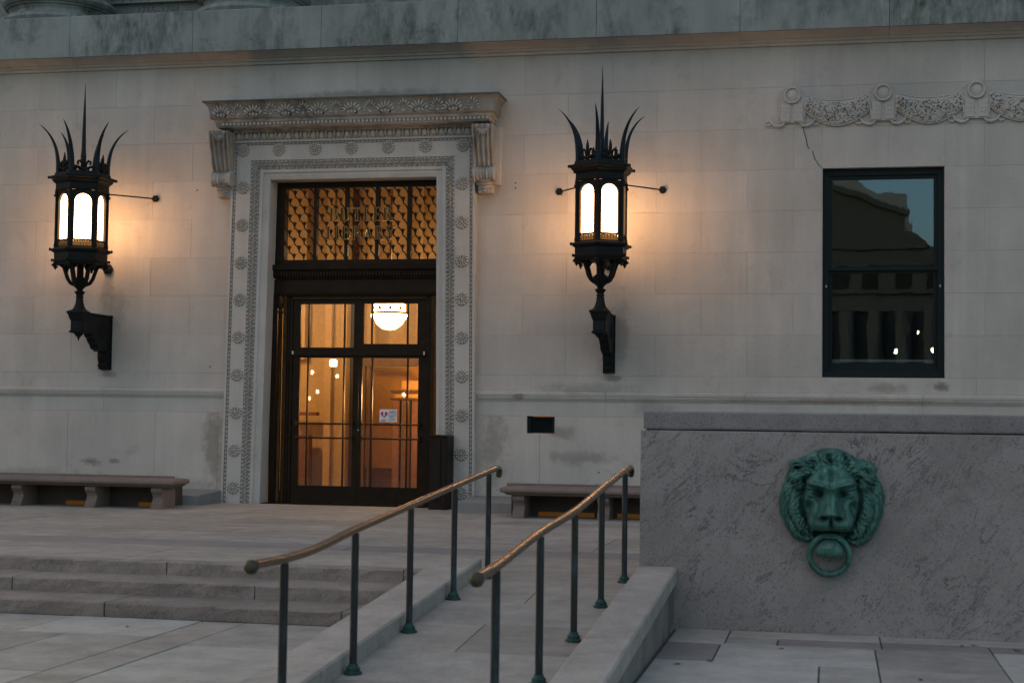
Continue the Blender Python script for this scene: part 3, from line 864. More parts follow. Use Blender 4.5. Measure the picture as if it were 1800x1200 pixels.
for k in range(-4, 5):
    a = k * .36; L_ = .145 - .009 * abs(k)
    fan.append((L_ * .75 * math.sin(a), 5.66 + L_ * .95 * math.cos(a), .011, .036, -a))
lot = [(0, 5.665, .014, .03, 0)]
for k in range(-2, 3):
    a = k * .42; L_ = .15
    lot.append((L_ * .7 * math.sin(a), 5.66 + L_ * .7 * math.cos(a), .015, .055, -a))
lot += [(-.05, 5.66, .02, .02, 0), (.05, 5.66, .02, .02, 0), (-.11, 5.70, .02, .035, .7), (.11, 5.70, .02, .035, -.7)]
p0 = relief(fan, 'palmette', x0 - .10 + .28); l0 = relief(lot, 'lotus', x0 - .10 + .01)
for k in range(1, 8): inst(p0, 'palmette', portal, (x0 + .18 + k * .5, yb, 0))
for k in range(1, 8): inst(l0, 'lotus', portal, (x0 - .09 + k * .5, yb, 0))
b = MB()
for k in range(8):
    for s in (-.062, .062):
        if (k * 7 + int(s > 0)) % 5 != 3: b.ell((x0 - .09 + k * .5 + s, yb - .272, 5.655), (.026, .012, .024), 0, 8, 3, True)
b.build('drill_hole', 'hole', portal)['kind'] = 'stuff'

# scroll consoles
M['lime_scroll'] = lime('limestone_scroll', base=(.40, .37, .32), streak=.95, grime=.7, grimecol=(.08, .075, .065))
def console(xc):
    c = bpy.data.objects.new('console', None); COL.objects.link(c); c.parent = portal; c.location = (xc, 0, 0)
    W2 = .150
    # S profile: (projection, z)
    S_ = [(.30, 5.45), (.305, 5.42), (.30, 5.36), (.28, 5.28), (.25, 5.18), (.215, 5.06), (.175, 4.95), (.135, 4.87), (.11, 4.83), (.10, 4.81)]
    rows = []; n = 33
    for p, z in S_:
        wz = W2 - .022 * (5.45 - z)
        rows.append([(-wz + 2 * wz * k / (n - 1), -(p + (.020 * math.cos(k / (n - 1) * 2 * math.pi * 4) if 2 < k < n - 3 else .016)), z) for k in range(n)])
    b = MB().grid(rows)
    # side cheeks
    for s in (-1, 1):
        b.strip([(s * (W2 - .022 * (5.45 - z)), -p - .016, z) for p, z in S_], [(s * (W2 - .022 * (5.45 - z)), .13, z) for p, z in S_])
    b.build('scroll_body', 'lime_scroll', c, smooth=True, auto=60)
    # lower volute: horizontal roll pinched at the middle
    rows = []
    for k in range(41):
        u = -1 + 2 * k / 40; x = u * (W2 + .012)
        r = .088 + .034 * u * u + .008 * math.cos(u * 22) + (.010 if abs(abs(u) - .20) < .05 or abs(u) < .03 else 0)
        rows.append([(x, -.105 - r * .9 * math.cos(a) * 1.0, 4.765 + r * math.sin(a)) for a in [2 * math.pi * q / 22 for q in range(22)]])
    b = MB().grid(rows, True); L = len(b.v); b.f.append(tuple(range(22))); b.f.append(tuple(range(L - 22, L)))
    b.build('volute', 'lime_dirty', c, smooth=True, auto=60)
    # shell leaf at the top
    b = MB()
    for k in range(-3, 4):
        a = k * .42
        b.ell((.060 * math.sin(a), -.312, 5.375 - .055 * math.cos(a)), (.016, .03, .05), a, 8, 4, True)
    for s in (-1, 1):
        for r, q in ((.034, .0), (.022, .004), (.010, .008)): b.ell((s * .085, -.305 - q, 5.415), (r, .02, r), 0, 10, 3, True)
    b.build('shell_leaf', 'lime_dirty', c, smooth=True)
    # acanthus drop under the volute
    b = MB()
    for k in range(11):
        a = (k - 5) / 5
        for j in range(4):
            b.ell((a * (.11 - .018 * j), -.05 - .05 * (1 - a * a) + .012 * j, 4.66 - .045 * j + .02 * abs(a)), (.015, .055 - .008 * j, .034), -a * .5, 6, 4, True)
    b.box(-.10, .10, -.04, .13, 4.50, 4.70)
    b.build('acanthus_leaf', 'lime_carve', c, smooth=True, auto=50)
    MB().box(-W2 + .01, W2 + .055 if xc > 0 else W2 - .0, -.02, .13, 4.62, 5.45).build('backing', 'lime_plain', c)
console(-1.955); console(2.015)

# ------------------------------------------------------------------ bronze entrance
DX = -6.84
ent = thing('bronze_entrance', (DX, 21.75, 0), label='dark bronze double door entrance with fanlight grille reading BUTLER LIBRARY', cat='entrance doors')
H2 = 1.37
MB().box(-H2, -1.172, -.02, .14, 3.53, 4.80).build('frame_jamb', 'bronze_dark', ent)
MB().box(1.172, H2, -.02, .14, 3.53, 4.80).build('frame_jamb', 'bronze_dark', ent)
MB().box(-1.172, 1.172, -.02, .14, 4.672, 4.80).build('frame_head', 'bronze_dark', ent)
MB().box(-1.172, 1.172, -.02, .14, 3.53, 3.605).build('grille_sill', 'bronze_dark', ent)
for x in (-.69, -.208, .266, .753):
    MB().box(x - .026, x + .026, -.03, .06, 3.605, 4.672).build('grille_mullion', 'bronze_dark', ent)
# lattice panels of pointed scales
edges = [-1.172, -.69, -.208, .266, .753, 1.172]
def lattice(x0, x1, z0, z1):
    b = MB(); nC = 3; w = (x1 - x0) / nC; nR = 9; h = (z1 - z0) / nR
    th = .0130
    def arc(side, cx, cz):
        # from foot (cx+side*w/2, cz) to tip (cx, cz+h): bulging outward then pointed
        P = []
        for k in range(7):
            t = k / 6; z = cz + h * t
            x = cx + side * (w / 2) * math.cos(t * math.pi / 2) ** .72
            P.append((x, z))
        return P
    def cl(x): return min(max(x, x0), x1)
    for r in range(-1, nR):
        cz = z0 + r * h; off = 0 if r % 2 == 0 else .5
        for c in range(-1, nC + 1):
            cx = x0 + (c + .5 + off) * w
            for side in (-1, 1):
                P = arc(side, cx, cz)
                P = [(x, z) for x, z in P if x0 - .001 <= x <= x1 + .001 and z >= z0 - .001]
                if len(P) < 2: continue
                A = [(cl(x - th * .6), z - th * .5) for x, z in P]; B = [(cl(x + th * .6), z + th * .5) for x, z in P]
                for (p, q, p2, q2) in zip(A[:-1], A[1:], B[:-1], B[1:]):
                    k = len(b.v)
                    b.v += [(p[0], .0, p[1]), (q[0], .0, q[1]), (q2[0], .0, q2[1]), (p2[0], .0, p2[1]), (p[0], .008, p[1]), (q[0], .008, q[1]), (q2[0], .008, q2[1]), (p2[0], .008, p2[1])]
                    b.f += [(k, k + 1, k + 2, k + 3), (k + 4, k + 7, k + 6, k + 5), (k, k + 4, k + 5, k + 1), (k + 3, k + 2, k + 6, k + 7)]
            # bud in the funnel where two arches of this row meet
            fx = cx + w / 2
            if x0 + .005 < fx < x1 - .005 and cz >= z0 - .001:
                hwf = lambda t_: .5 * w * (1 - math.cos(t_ * math.pi / 2) ** .72) + .004
                ts = (0, .3, .5, .62, .72)
                for ta, tb in zip(ts[:-1], ts[1:]):
                    b.prism([(cl(fx - hwf(ta)), cz + h * ta), (cl(fx + hwf(ta)), cz + h * ta), (cl(fx + hwf(tb)), cz + h * tb), (fx, cz + h * (tb + (.06 if tb > .7 else 0))), (cl(fx - hwf(tb)), cz + h * tb)], -.004, .007, 'y')
                b.ell((fx, -.002, cz + h * .80), (.011, .012, .011), 0, 6, 4)
    return b
for i in range(5):
    a = edges[i] + (.026 if i else 0); c = edges[i + 1] - (.026 if i < 4 else 0)
    lattice(a, c, 3.607, 4.668).build('lattice_panel', 'bronze_dark', ent)
MB().box(-1.172, 1.172, .085, .092, 3.607, 4.668).build('grille_glass', glass('grille_glass', -.04, 0, (.80, .84, .95)), ent)

# letters: outlined strokes
def stroke_letter(ch):
    # list of closed polygons (unit height 1)
    s, q = .17, .05
    def R4(x0, x1, z0, z1): return [(x0, z0), (x1, z0), (x1, z1), (x0, z1)]
    def bowl(x, z0, z1, rx, w):
        cz = (z0 + z1) / 2; rz = (z1 - z0) / 2
        o = [(x + rx * math.cos(a), cz + rz * math.sin(a)) for a in [-math.pi / 2 + math.pi * k / 8 for k in range(9)]]
        i = [(x + (rx - w) * math.cos(a), cz + (rz - q) * math.sin(a)) for a in [math.pi / 2 - math.pi * k / 8 for k in range(9)]]
        return o + i
    serif = lambda x, z, w=.17: R4(x - w, x + w, z, z + q)
    D = {'I': (.45, [R4(.14, .14 + s, q, 1 - q), serif(.225, 0), serif(.225, 1 - q)]),
         'L': (.72, [R4(.14, .14 + s, q, 1 - q), serif(.225, 1 - q), R4(.03, .70, 0, q), R4(.62, .70, q, .28)]),
         'T': (.84, [R4(.34, .34 + s, q, 1 - q), serif(.425, 0), R4(.02, .83, 1 - q, 1), R4(.02, .09, .76, 1 - q), R4(.76, .83, .76, 1 - q)]),
         'E': (.74, [R4(.14, .14 + s, q, 1 - q), R4(.03, .70, 0, q), R4(.03, .68, 1 - q, 1), R4(.31, .54, .48, .53), R4(.62, .70, q, .26), R4(.61, .68, .76, 1 - q), R4(.50, .54, .40, .62)]),
         'B': (.80, [R4(.12, .12 + s, q, 1 - q), R4(.0, .45, 0, q), R4(.0, .42, 1 - q, 1), R4(.29, .42, .50, .55), bowl(.42, .50, 1, .28, s), bowl(.45, 0, .55, .32, s)]),
         'R': (.88, [R4(.12, .12 + s, q, 1 - q), serif(.20, 0), R4(.0, .42, 1 - q, 1), R4(.29, .42, .47, .52), bowl(.42, .47, 1, .29, s), [(.36, .47), (.54, .47), (.84, q), (.92, q), (.92, 0), (.66, 0)]]),
         'U': (.94, [R4(.12, .12 + s, .26, 1 - q), R4(.72, .79, .26, 1 - q), serif(.20, 1 - q), serif(.755, 1 - q, .13), [(.12, .26), (.29, .26), (.34, .12), (.46, .06), (.60, .08), (.70, .18), (.72, .26), (.79, .26), (.75, .10), (.62, .0), (.45, -.02), (.26, .02), (.15, .12)]]),
         'A': (.92, [[(.06, q), (.12, q), (.45, .98), (.41, 1.02)], [(.41, 1.02), (.50, 1.02), (.86, q), (.66, q), (.38, .86)], serif(.09, 0, .11), serif(.76, 0, .15), R4(.22, .60, .32, .37)]),
         'Y': (.90, [R4(.36, .36 + s, q, .48), serif(.445, 0), [(.36, .46), (.53, .46), (.26, 1 - q), (.08, 1 - q)], [(.46, .46), (.53, .46), (.82, 1 - q), (.76, 1 - q)], serif(.16, 1 - q, .16), serif(.79, 1 - q, .11)])}
    return D[ch]
def word(txt, x0, x1, z0, h):
    adv = [stroke_letter(c)[0] + .13 for c in txt]; tot = sum(adv) - .13
    sx = (x1 - x0) / tot; x = x0
    for c, a in zip(txt, adv):
        rim, body = MB(), MB()
        for poly in stroke_letter(c)[1]:
            P = [(p * sx, z0 + z * h) for p, z in poly]
            body.prism(P, -.075, -.068, 'y')
            n = len(P)
            for i in range(n):
                (ax, az), (bx, bz) = P[i], P[(i + 1) % n]
                L_ = math.hypot(bx - ax, bz - az)
                if L_ < 1e-4: continue
                nx, nz = -(bz - az) / L_ * .0032, (bx - ax) / L_ * .0032
                rim.prism([(ax - nx, az - nz), (bx - nx, bz - nz), (bx + nx, bz + nz), (ax + nx, az + nz)], -.085, -.055, 'y')
        o = body.build('letter', 'bronze_brown', ent); o.location = (x, 0, 0)
        r = rim.build('letter_rim', 'brass', o)
        x += a * sx
word('BUTLER', -7.300 - DX, -6.322 - DX, 4.168, .195)
word('LIBRARY', -7.345 - DX, -6.285 - DX, 3.895, .195)

# cornice and frieze of the bronze frame
MB().moulding([(0, 3.31), (.02, 3.33), (.02, 3.345), (.045, 3.35), (.05, 3.43), (.07, 3.44), (.085, 3.46), (.09, 3.525), (.02, 3.535)], -1.29, 1.29, -.03, .14).build('door_cornice', 'bronze_dark', ent)
b = MB()
for k in range(58): b.box(-1.28 + k * .0445, -1.28 + k * .0445 + .024, -.105, -.08, 3.36, 3.42)
b.build('dentil_moulding', 'bronze_dark', ent)['kind'] = 'stuff'
MB().box(-1.34, 1.34, -.02, .14, 3.10, 3.31).build('frieze', 'bronze_dark', ent)
MB().moulding([(0, 3.07), (.012, 3.075), (.02, 3.11), (.008, 3.115), (.008, 3.13)], -1.26, 1.26, -.03, .1).build('frieze_moulding', 'bronze_dark', ent)
for s in (-1, 1):
    a, c = sorted((s * 1.345, s * 1.255)); MB().box(a, c, -.03, .14, 0, 3.10).build('pilaster', 'bronze_dark', ent)
    MB().lathe([(.05, 0), (.05, .15), (.035, .18), (.034, 2.80), (.045, 2.83), (.03, 2.86), (.05, 2.93), (.055, 3.0), (.04, 3.07)], (s * 1.215, 0, 0), 12).build('colonette', 'bronze_brown', ent, smooth=True, auto=40)
    a, c = sorted((s * 1.17, s * 1.11)); MB().box(a, c, -.01, .12, 0, 3.07).build('inner_jamb', 'bronze_brown', ent)
    b = MB(); a, c = sorted((s * 1.11, s * 1.075)); b.box(a, c, .01, .12, 0, 3.07)
    for k in range(70): b.ell((s * 1.092, .012, .04 + k * .043), (.012, .01, .017), 0, 6, 3, True)
    b.build('beaded_jamb', 'bronze_dark', ent)['kind'] = 'stuff'
    a, c = sorted((s * 1.075, s * 1.03)); MB().box(a, c, .03, .12, 0, 3.07).build('stop_jamb', 'bronze_dark', ent)
MB().box(-1.03, 1.03, .02, .12, 3.02, 3.07).build('frame_head', 'bronze_brown', ent)
# transom lights
def framed(name, x0, x1, z0, z1, rails, munt, zs=(), glassmat='glass_door', bot=0, yo=.05, frame='bronze_dark', parent=ent):
    l, r, t_, b_ = rails
    f = MB(); f.box(x0, x0 + l, yo, yo + .05, z0, z1); f.box(x1 - r, x1, yo, yo + .05, z0, z1)
    f.box(x0 + l, x1 - r, yo, yo + .05, z1 - t_, z1); f.box(x0 + l, x1 - r, yo, yo + .05, z0, z0 + b_)
    o = f.build(name, frame, parent)
    MB().box(x0 + l, x1 - r, yo + .022, yo + .028, z0 + b_, z1 - t_).build('glass_pane', glassmat, o)
    for x in munt: MB().box(x - .010, x + .010, yo + .005, yo + .045, z0 + b_, z1 - t_).build('muntin', frame, o)
    # thin polished bead round the glass
    g = MB(); q = .006
    g.box(x0 + l, x0 + l + q, yo - .004, yo + .02, z0 + b_, z1 - t_); g.box(x1 - r - q, x1 - r, yo - .004, yo + .02, z0 + b_, z1 - t_)
    g.box(x0 + l + q, x1 - r - q, yo - .004, yo + .02, z1 - t_ - q, z1 - t_); g.box(x0 + l + q, x1 - r - q, yo - .004, yo + .02, z0 + b_, z0 + b_ + q)
    g.build('glazing_bead', 'bronze_brown', o)
    return o
framed('transom_light', -1.03, 0.0, 2.255, 3.02, (.115, .075, .065, .045), (-7.627 - DX, -7.073 - DX))
framed('transom_light', 0.0, 1.03, 2.255, 3.02, (.06, .135, .06, .10), (-6.652 - DX, -6.104 - DX))
MB().box(-1.03, 1.03, .01, .11, 2.19, 2.255).build('transom_bar', 'bronze_dark', ent)
b = MB(); b.box(-1.02, -1.0, -.01, .02, 2.20, 2.25); b.box(1.0, 1.02, -.01, .02, 2.20, 2.25)
b.build('hinge', 'sill_white', ent)
doorL = framed('door', -1.025, -.004, .012, 2.188, (.105, .075, .03, .245), (-7.632 - DX, -7.070 - DX))
doorR = framed('door', .004, 1.025, .012, 2.188, (.045, .105, .03, .245), (-6.635 - DX, -6.094 - DX))
for d, s in ((doorL, -1), (doorR, 1)):
    for z in (1.177, .968):
        b = MB(); b.tube([(s * .07, .0, z), (s * .96, .0, z)], .014, 8)
        b.box(*sorted((s * .965, s * .935)), -.01, .06, z - .03, z + .03); b.box(*sorted((s * .06, s * .085)), -.01, .06, z - .03, z + .03)
        b.build('push_bar', 'bronze_brown', d)
MB().ell((.015, .03, 1.09), (.012, .012, .012), 0, 10, 6).build('lock_cylinder', 'sill_white', doorR)
st = MB().box(-6.512 - DX, -6.248 - DX, .066, .069, 1.215, 1.40).build('sticker', 'white', doorR)
hb = MB(); hp = []
for k in range(28):
    t = 2 * math.pi * k / 28; hp.append((-6.442 - DX + .0034 * 16 * math.sin(t) ** 3, 1.325 + .0034 * (13 * math.cos(t) - 5 * math.cos(2 * t) - 2 * math.cos(3 * t) - math.cos(4 * t))))
hb.prism(hp, .0635, .0655, 'y')
hb.build('sticker', 'red', doorR)
MB().prism([(a - 6.442 - DX, c) for a, c in ((.004, 1.362), (-.022, 1.318), (-.004, 1.320), (-.012, 1.278), (.022, 1.328), (.004, 1.326), (.018, 1.362))], .0610, .0630, 'y').build('sticker', 'white', doorR)
text('sticker', 'AED', .058, (-6.310 - DX, .064, 1.342), 'blackp', doorR)
text('sticker', 'LOCATED INSIDE', .017, (-6.318 - DX, .064, 1.318), 'blackp', doorR)
b = MB()
for (a, c, z) in ((-6.375, -6.26, 1.298), (-6.36, -6.30, 1.282), (-6.37, -6.27, 1.262), (-6.49, -6.40, 1.240), (-6.38, -6.27, 1.238), (-6.49, -6.42, 1.228)): b.box(a - DX, c - DX, .0632, .0645, z, z + .006)
b.build('sticker', 'blackp', doorR)

# dark panel box standing at the right jamb
cab = thing('metal_cabinet', (-5.50, 20.98, 0), label='tall dark brown metal cabinet standing against the right door jamb', cat='cabinet')
MB().cbox(-.035, .225, .02, .62, 0, 1.02, .004).build('body', 'cabinet', cab)
MB().box(-.01, .13, .005, .018, .14, .97).build('front_panel', 'cabinet', cab)
MB().box(-.04, .23, .0, .63, 1.022, 1.045).build('top_trim', 'bronze_brown', cab)
MB().box(.16, .215, .006, .018, .02, 1.0).build('edge_trim', 'cabinet', cab)

# ------------------------------------------------------------------ vestibule behind the doors
room = thing('vestibule', (0, 0, 0)); room['kind'] = 'structure'
MB().box(-11.2, -3.4, 26.3, 26.5, -.05, 6.6).build('back_wall', 'plaster', room)
MB().box(-11.4, -11.2, 21.95, 26.3, -.05, 6.6).build('side_wall', 'plaster', room)
MB().box(-3.6, -3.4, 21.95, 26.3, -.05, 6.6).build('side_wall', 'plaster', room)
MB().box(-11.4, -3.4, 21.95, 26.5, 6.4, 6.6).build('ceiling', 'plaster', room)
MB().box(-11.4, -3.4, 21.80, 26.5, -.06, -.002).build('floor', 'floor_int', room)
MB().box(-8.25, -5.5, 21.5, 21.95, -.05, .008).build('threshold', 'bronze_dark', room)
for (a, c, d, mt, nm) in ((-8.875, -8.80, .02, 'wood_dark', 'dark_strip'), (-8.79, -8.67, .30, 'plaster', 'pilaster'), (-8.665, -8.52, .22, 'plaster', 'pilaster'), (-8.51, -8.40, .26, 'plaster', 'pilaster'),
                          (-8.385, -8.28, .05, 'wood_dark', 'dark_strip'), (-9.6, -9.2, .2, 'plaster', 'pilaster'), (-8.05, -7.9, .2, 'plaster', 'pilaster'), (-7.15, -7.05, .2, 'plaster', 'pilaster')):  # dark strips: groove shade painted as wood, and a door frame
    MB().box(a, c, 26.3 - d, 26.3, 0 if d != .2 else 2.3, 6.4).build(nm, mt, room)
MB().box(-9.4, -8.9, 25.9, 26.1, 1.30, 1.36).build('shelf', 'wood_red', room)
MB().box(-9.4, -9.02, 25.9, 26.1, .0, .95).build('low_cabinet', 'wood_red', room)
# amber lobby seen through the right door
MB().box(-7.98, -6.3, 25.4, 25.55, .42, 2.15).build('lobby_wall', 'plaster_w', room)
MB().box(-7.98, -6.3, 25.38, 25.56, 0, .42).build('floor_band', 'wood_red', room)  # band in floor colour, added in place of the deep lobby floor
MB().box(-7.98, -6.3, 25.36, 25.40, .42, .45).build('floor_band_edge', 'plaster_w', room)
MB().box(-8.0, -6.2, 25.2, 25.45, 2.16, 2.32).build('lobby_beam', 'wood_dark', room)
MB().box(-8.0, -6.2, 25.18, 25.2, 2.33, 2.36).build('beam_trim', 'plaster', room)
for (a, c) in ((-7.83, -7.795), (-7.735, -7.70), (-7.98, -7.93)): MB().box(a, c, 25.2, 25.3, 0, 2.15).build('frame_post', 'wood_dark', room)
b = MB(); b.tube([(-7.70, 25.15, 2.10), (-7.45, 25.1, 2.06), (-7.40, 25.15, 2.03), (-7.62, 25.2, 2.09)], .008, 5); b.build('door_closer', 'wood_dark', room)
t = thing('wood_bookcase', (-7.04, 24.9, 0), label='dark red wooden cabinet with cornice seen through the right door', cat='bookcase')
MB().box(-.16, -.04, .0, .4, 0, 1.57).build('upright', 'wood_red', t)
MB().box(.0, .10, -.04, .4, 0, 1.57).build('upright', 'wood_dark', t)
MB().box(.14, .40, .1, .4, 0, 1.57).build('side_panel', 'wood_red', t)
MB().moulding([(0, 1.57), (.03, 1.58), (.05, 1.61)], -.16, .4, 0, .4).build('cornice', 'wood_dark', t)
MB().moulding([(0, 1.68), (.03, 1.70), (.05, 1.74)], -.16, .4, 0, .4).build('cornice', 'wood_dark', t)
MB().box(-.14, .4, .02, .4, 1.61, 1.68).build('frieze', 'plaster_w', t)
MB().box(-.02, .3, .02, .4, 1.74, 1.90).build('cresting', 'plaster_w', t)

ch = thing('chandelier', (-7.14, 24.4, 2.94), label='lit glass bowl chandelier seen through the right transom light', cat='chandelier')
MB().lathe([(.02, -.22), (.12, -.20), (.21, -.13), (.255, -.04), (.27, .04)], seg=24, caps=False).build('glass_bowl', 'chand', ch, smooth=True)
MB().lathe([(.275, .04), (.285, .045), (.285, .075), (.275, .08)], seg=24, caps=False).build('bronze_ring', 'brass', ch)
b = MB()
for k in range(10):
    a = 2 * math.pi * k / 10; b.ell((.285 * math.cos(a), .285 * math.sin(a), .13), (.03, .02, .035), k, 6, 4)
b.build('ring_ornament', 'brass', ch)
b = MB()
for k in range(16):
    a = 2 * math.pi * k / 16; b.tube([((r_ + .004) * math.cos(a), (r_ + .004) * math.sin(a), z) for r_, z in ((.12, -.20), (.21, -.13), (.255, -.04), (.27, .04))], .004, 4)
b.build('bowl_rib', 'brass', ch)
b = MB()
for k in range(26):
    a = 2 * math.pi * k / 26; b.ell((.30 * math.cos(a), .30 * math.sin(a), .02 - .03 * (k % 2)), (.010, .010, .022), 0, 5, 4)
b.build('crystal_drop', 'bulb', ch)
MB().lathe([(.26, .08), (.26, .20), (.10, .30)], seg=24, caps=False).build('upper_glass', 'chand', ch, smooth=True)
MB().tube([(0, 0, .3), (0, 0, 3.4)], .02, 8).build('hanging_rod', 'brass', ch)
pd = thing('pendant_lamp', (-8.23, 24.8, 2.19), label='small lit pendant lamp high inside the left door glass', cat='pendant lamp')
MB().lathe([(.05, -.06), (.062, -.055), (.062, .04), (.03, .06)], seg=16).build('shade', 'pendant', pd, smooth=True)
MB().tube([(0, 0, .09), (0, 0, 4.2)], .008, 6).build('rod', 'wood_dark', pd)
# added lamps, out of view beyond the jambs, that brighten the vestibule
for (x, y, z, e) in ((-9.9, 24.0, 3.2, 85), (-6.0, 25.2, 3.9, 34), (-6.1, 24.2, 1.6, 58)):
    ld = bpy.data.lights.new('fill_lamp', 'POINT'); ld.energy = e; ld.color = (1, .57, .22); ld.shadow_soft_size = .2
    lo = bpy.data.objects.new('fill_lamp', ld); COL.objects.link(lo); lo.location = (x, y, z)
    hp = thing('fill_lamp_fixture', (x, y, z), label={3.2: 'added unseen brass lamp brightening the vestibule beyond the left door jamb', 3.9: 'added unseen high brass lamp in the vestibule beyond the right door jamb', 1.6: 'added unseen low brass lamp in the vestibule beyond the right door jamb'}[z], cat='pendant lamp')
    MB().lathe([(.24, .16), (.20, .24), (.06, .30), (.02, .31)], seg=20, caps=False).build('shade', 'brass', hp, smooth=True)
    MB().tube([(0, 0, .30), (0, 0, 6.4 - z)], .012, 6).build('rod', 'brass', hp)

# ------------------------------------------------------------------ sash window
win = thing('sash_window', (.679, 21.60, 1.906), label='tall dark green sash window reflecting the dusk sky', cat='window')
W2, HH = .814, 2.875
b = MB(); b.box(-W2, -W2 + .085, .0, .12, .0, HH); b.box(W2 - .085, W2, .0, .12, 0, HH); b.box(-W2 + .085, W2 - .085, .0, .12, HH - .09, HH)
b.build('frame', 'green_frame', win)
MB().prism([(-.03, 0), (-.03, .085), (.0, .10), (.12, .10), (.12, 0)], -W2, W2, 'x').build('sill', 'green_frame', win)
MB().box(-W2 + .085, W2 - .085, .02, .10, .10, .135).build('sill_rail', 'green_frame', win)
def sash(z0, z1, y, top, bot, nm):
    f = MB(); a = -W2 + .085; c = W2 - .085; s_ = .052
    f.box(a, a + s_, y, y + .04, z0, z1); f.box(c - s_, c, y, y + .04, z0, z1); f.box(a + s_, c - s_, y, y + .04, z1 - top, z1); f.box(a + s_, c - s_, y, y + .04, z0, z0 + bot)
    o = f.build('sash', 'green_frame', win)
    g = MB().box(a + s_, c - s_, y + .018, y + .024, z0 + bot, z1 - top).build('glass_pane', 'glass_win', o)
sash(1.475, HH - .09, .03, .055, .05, 'u')
sash(.135, 1.515, .075, .075, .07, 'l')
b = MB(); b.box(-W2 + .05, -W2 + .06, -.012, 0, 1.235, 1.275); b.box(-W2 + .045, -W2 + .07, -.012, 0, 1.25, 1.258); b.box(W2 - .06, W2 - .05, -.012, 0, 1.235, 1.275); b.box(W2 - .07, W2 - .045, -.012, 0, 1.25, 1.258)
b.build('sash_bolt', 'sill_white', win)
rm = thing('reading_room', (0, 0, 0)); rm['kind'] = 'structure'
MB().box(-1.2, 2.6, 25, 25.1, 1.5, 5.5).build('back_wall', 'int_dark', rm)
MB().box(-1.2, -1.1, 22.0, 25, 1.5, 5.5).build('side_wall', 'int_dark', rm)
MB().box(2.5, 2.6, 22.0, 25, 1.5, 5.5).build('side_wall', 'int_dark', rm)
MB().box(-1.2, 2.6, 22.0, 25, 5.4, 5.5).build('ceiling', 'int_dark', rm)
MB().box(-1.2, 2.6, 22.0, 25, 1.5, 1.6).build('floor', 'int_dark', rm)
MB().box(-.15, 1.51, 21.76, 21.98, 2.09, 2.165).build('inner_sill', 'sill_white', rm)
b = MB().tube([(.12, 21.755, 2.12), (1.25, 21.755, 2.125)], .008, 6); b.build('blind_rod', 'wood_dark', rm)

# ------------------------------------------------------------------ garland relief
gar = thing('garland_relief', (0, YW, 0), label='carved stone garland frieze with roundels above the sash window', cat='relief carving')
def rounded(x):
    h_ = bpy.data.objects.new('ribbon_pillar', None); COL.objects.link(h_); h_.parent = gar; h_.location = (x, 0, 0)
    top = [(.165 * math.cos(a), 5.765 + .15 * math.sin(a)) for a in [math.pi * k / 14 for k in range(15)]]
    b = MB(); b.prism(top + [(-.165, 5.42), (.165, 5.42)], -.036, .02, 'y')
    b.tube([(x_, -.036, z_) for x_, z_ in [(.172, 5.5)] + [(.172 * math.cos(a), 5.765 + .157 * math.sin(a)) for a in [math.pi * k / 14 for k in range(15)]] + [(-.172, 5.5)]], .008, 5)
    b.build('panel', 'lime_plain', h_)
    for s in (-1, 1):
        c = MB(); a0, a1 = sorted((s * .022, s * .150))
        c.cbox(a0, a1, -.052, -.03, 5.43, 5.68, .01)
        for z in (5.50, 5.56, 5.62): c.box(a0 + .004, a1 - .004, -.056, -.050, z, z + .006)
        c.tube([(s * .10, -.02, 5.43), (s * .14, -.02, 5.385), (s * .20, -.02, 5.375), (s * .26, -.02, 5.40), (s * .30, -.02, 5.45), (s * .33, -.015, 5.47)], [.02, .022, .022, .018, .014, .006], 6)
        c.tube([(s * .27, -.012, 5.42), (s * .31, -.014, 5.385), (s * .355, -.014, 5.39), (s * .37, -.012, 5.42), (s * .345, -.01, 5.43)], [.014, .014, .012, .010, .006], 6)
        c.build('ribbon', 'lime_plain', h_, smooth=True, auto=40)
    d = MB(); rows = []
    for r, y in ((.122, 0.0), (.122, -.060), (.112, -.078), (.098, -.078), (.088, -.056), (.084, -.048), (.06, -.060), (.03, -.068), (.002, -.07)):
        rows.append([(r * math.cos(2 * math.pi * k / 28), y, 5.80 + r * math.sin(2 * math.pi * k / 28)) for k in range(28)])
    d.grid(rows, True); d.build('roundel', 'lime_plain', h_, smooth=True, auto=40)
for x in (-.545, .678, 1.905, 3.13, 4.355): rounded(x)
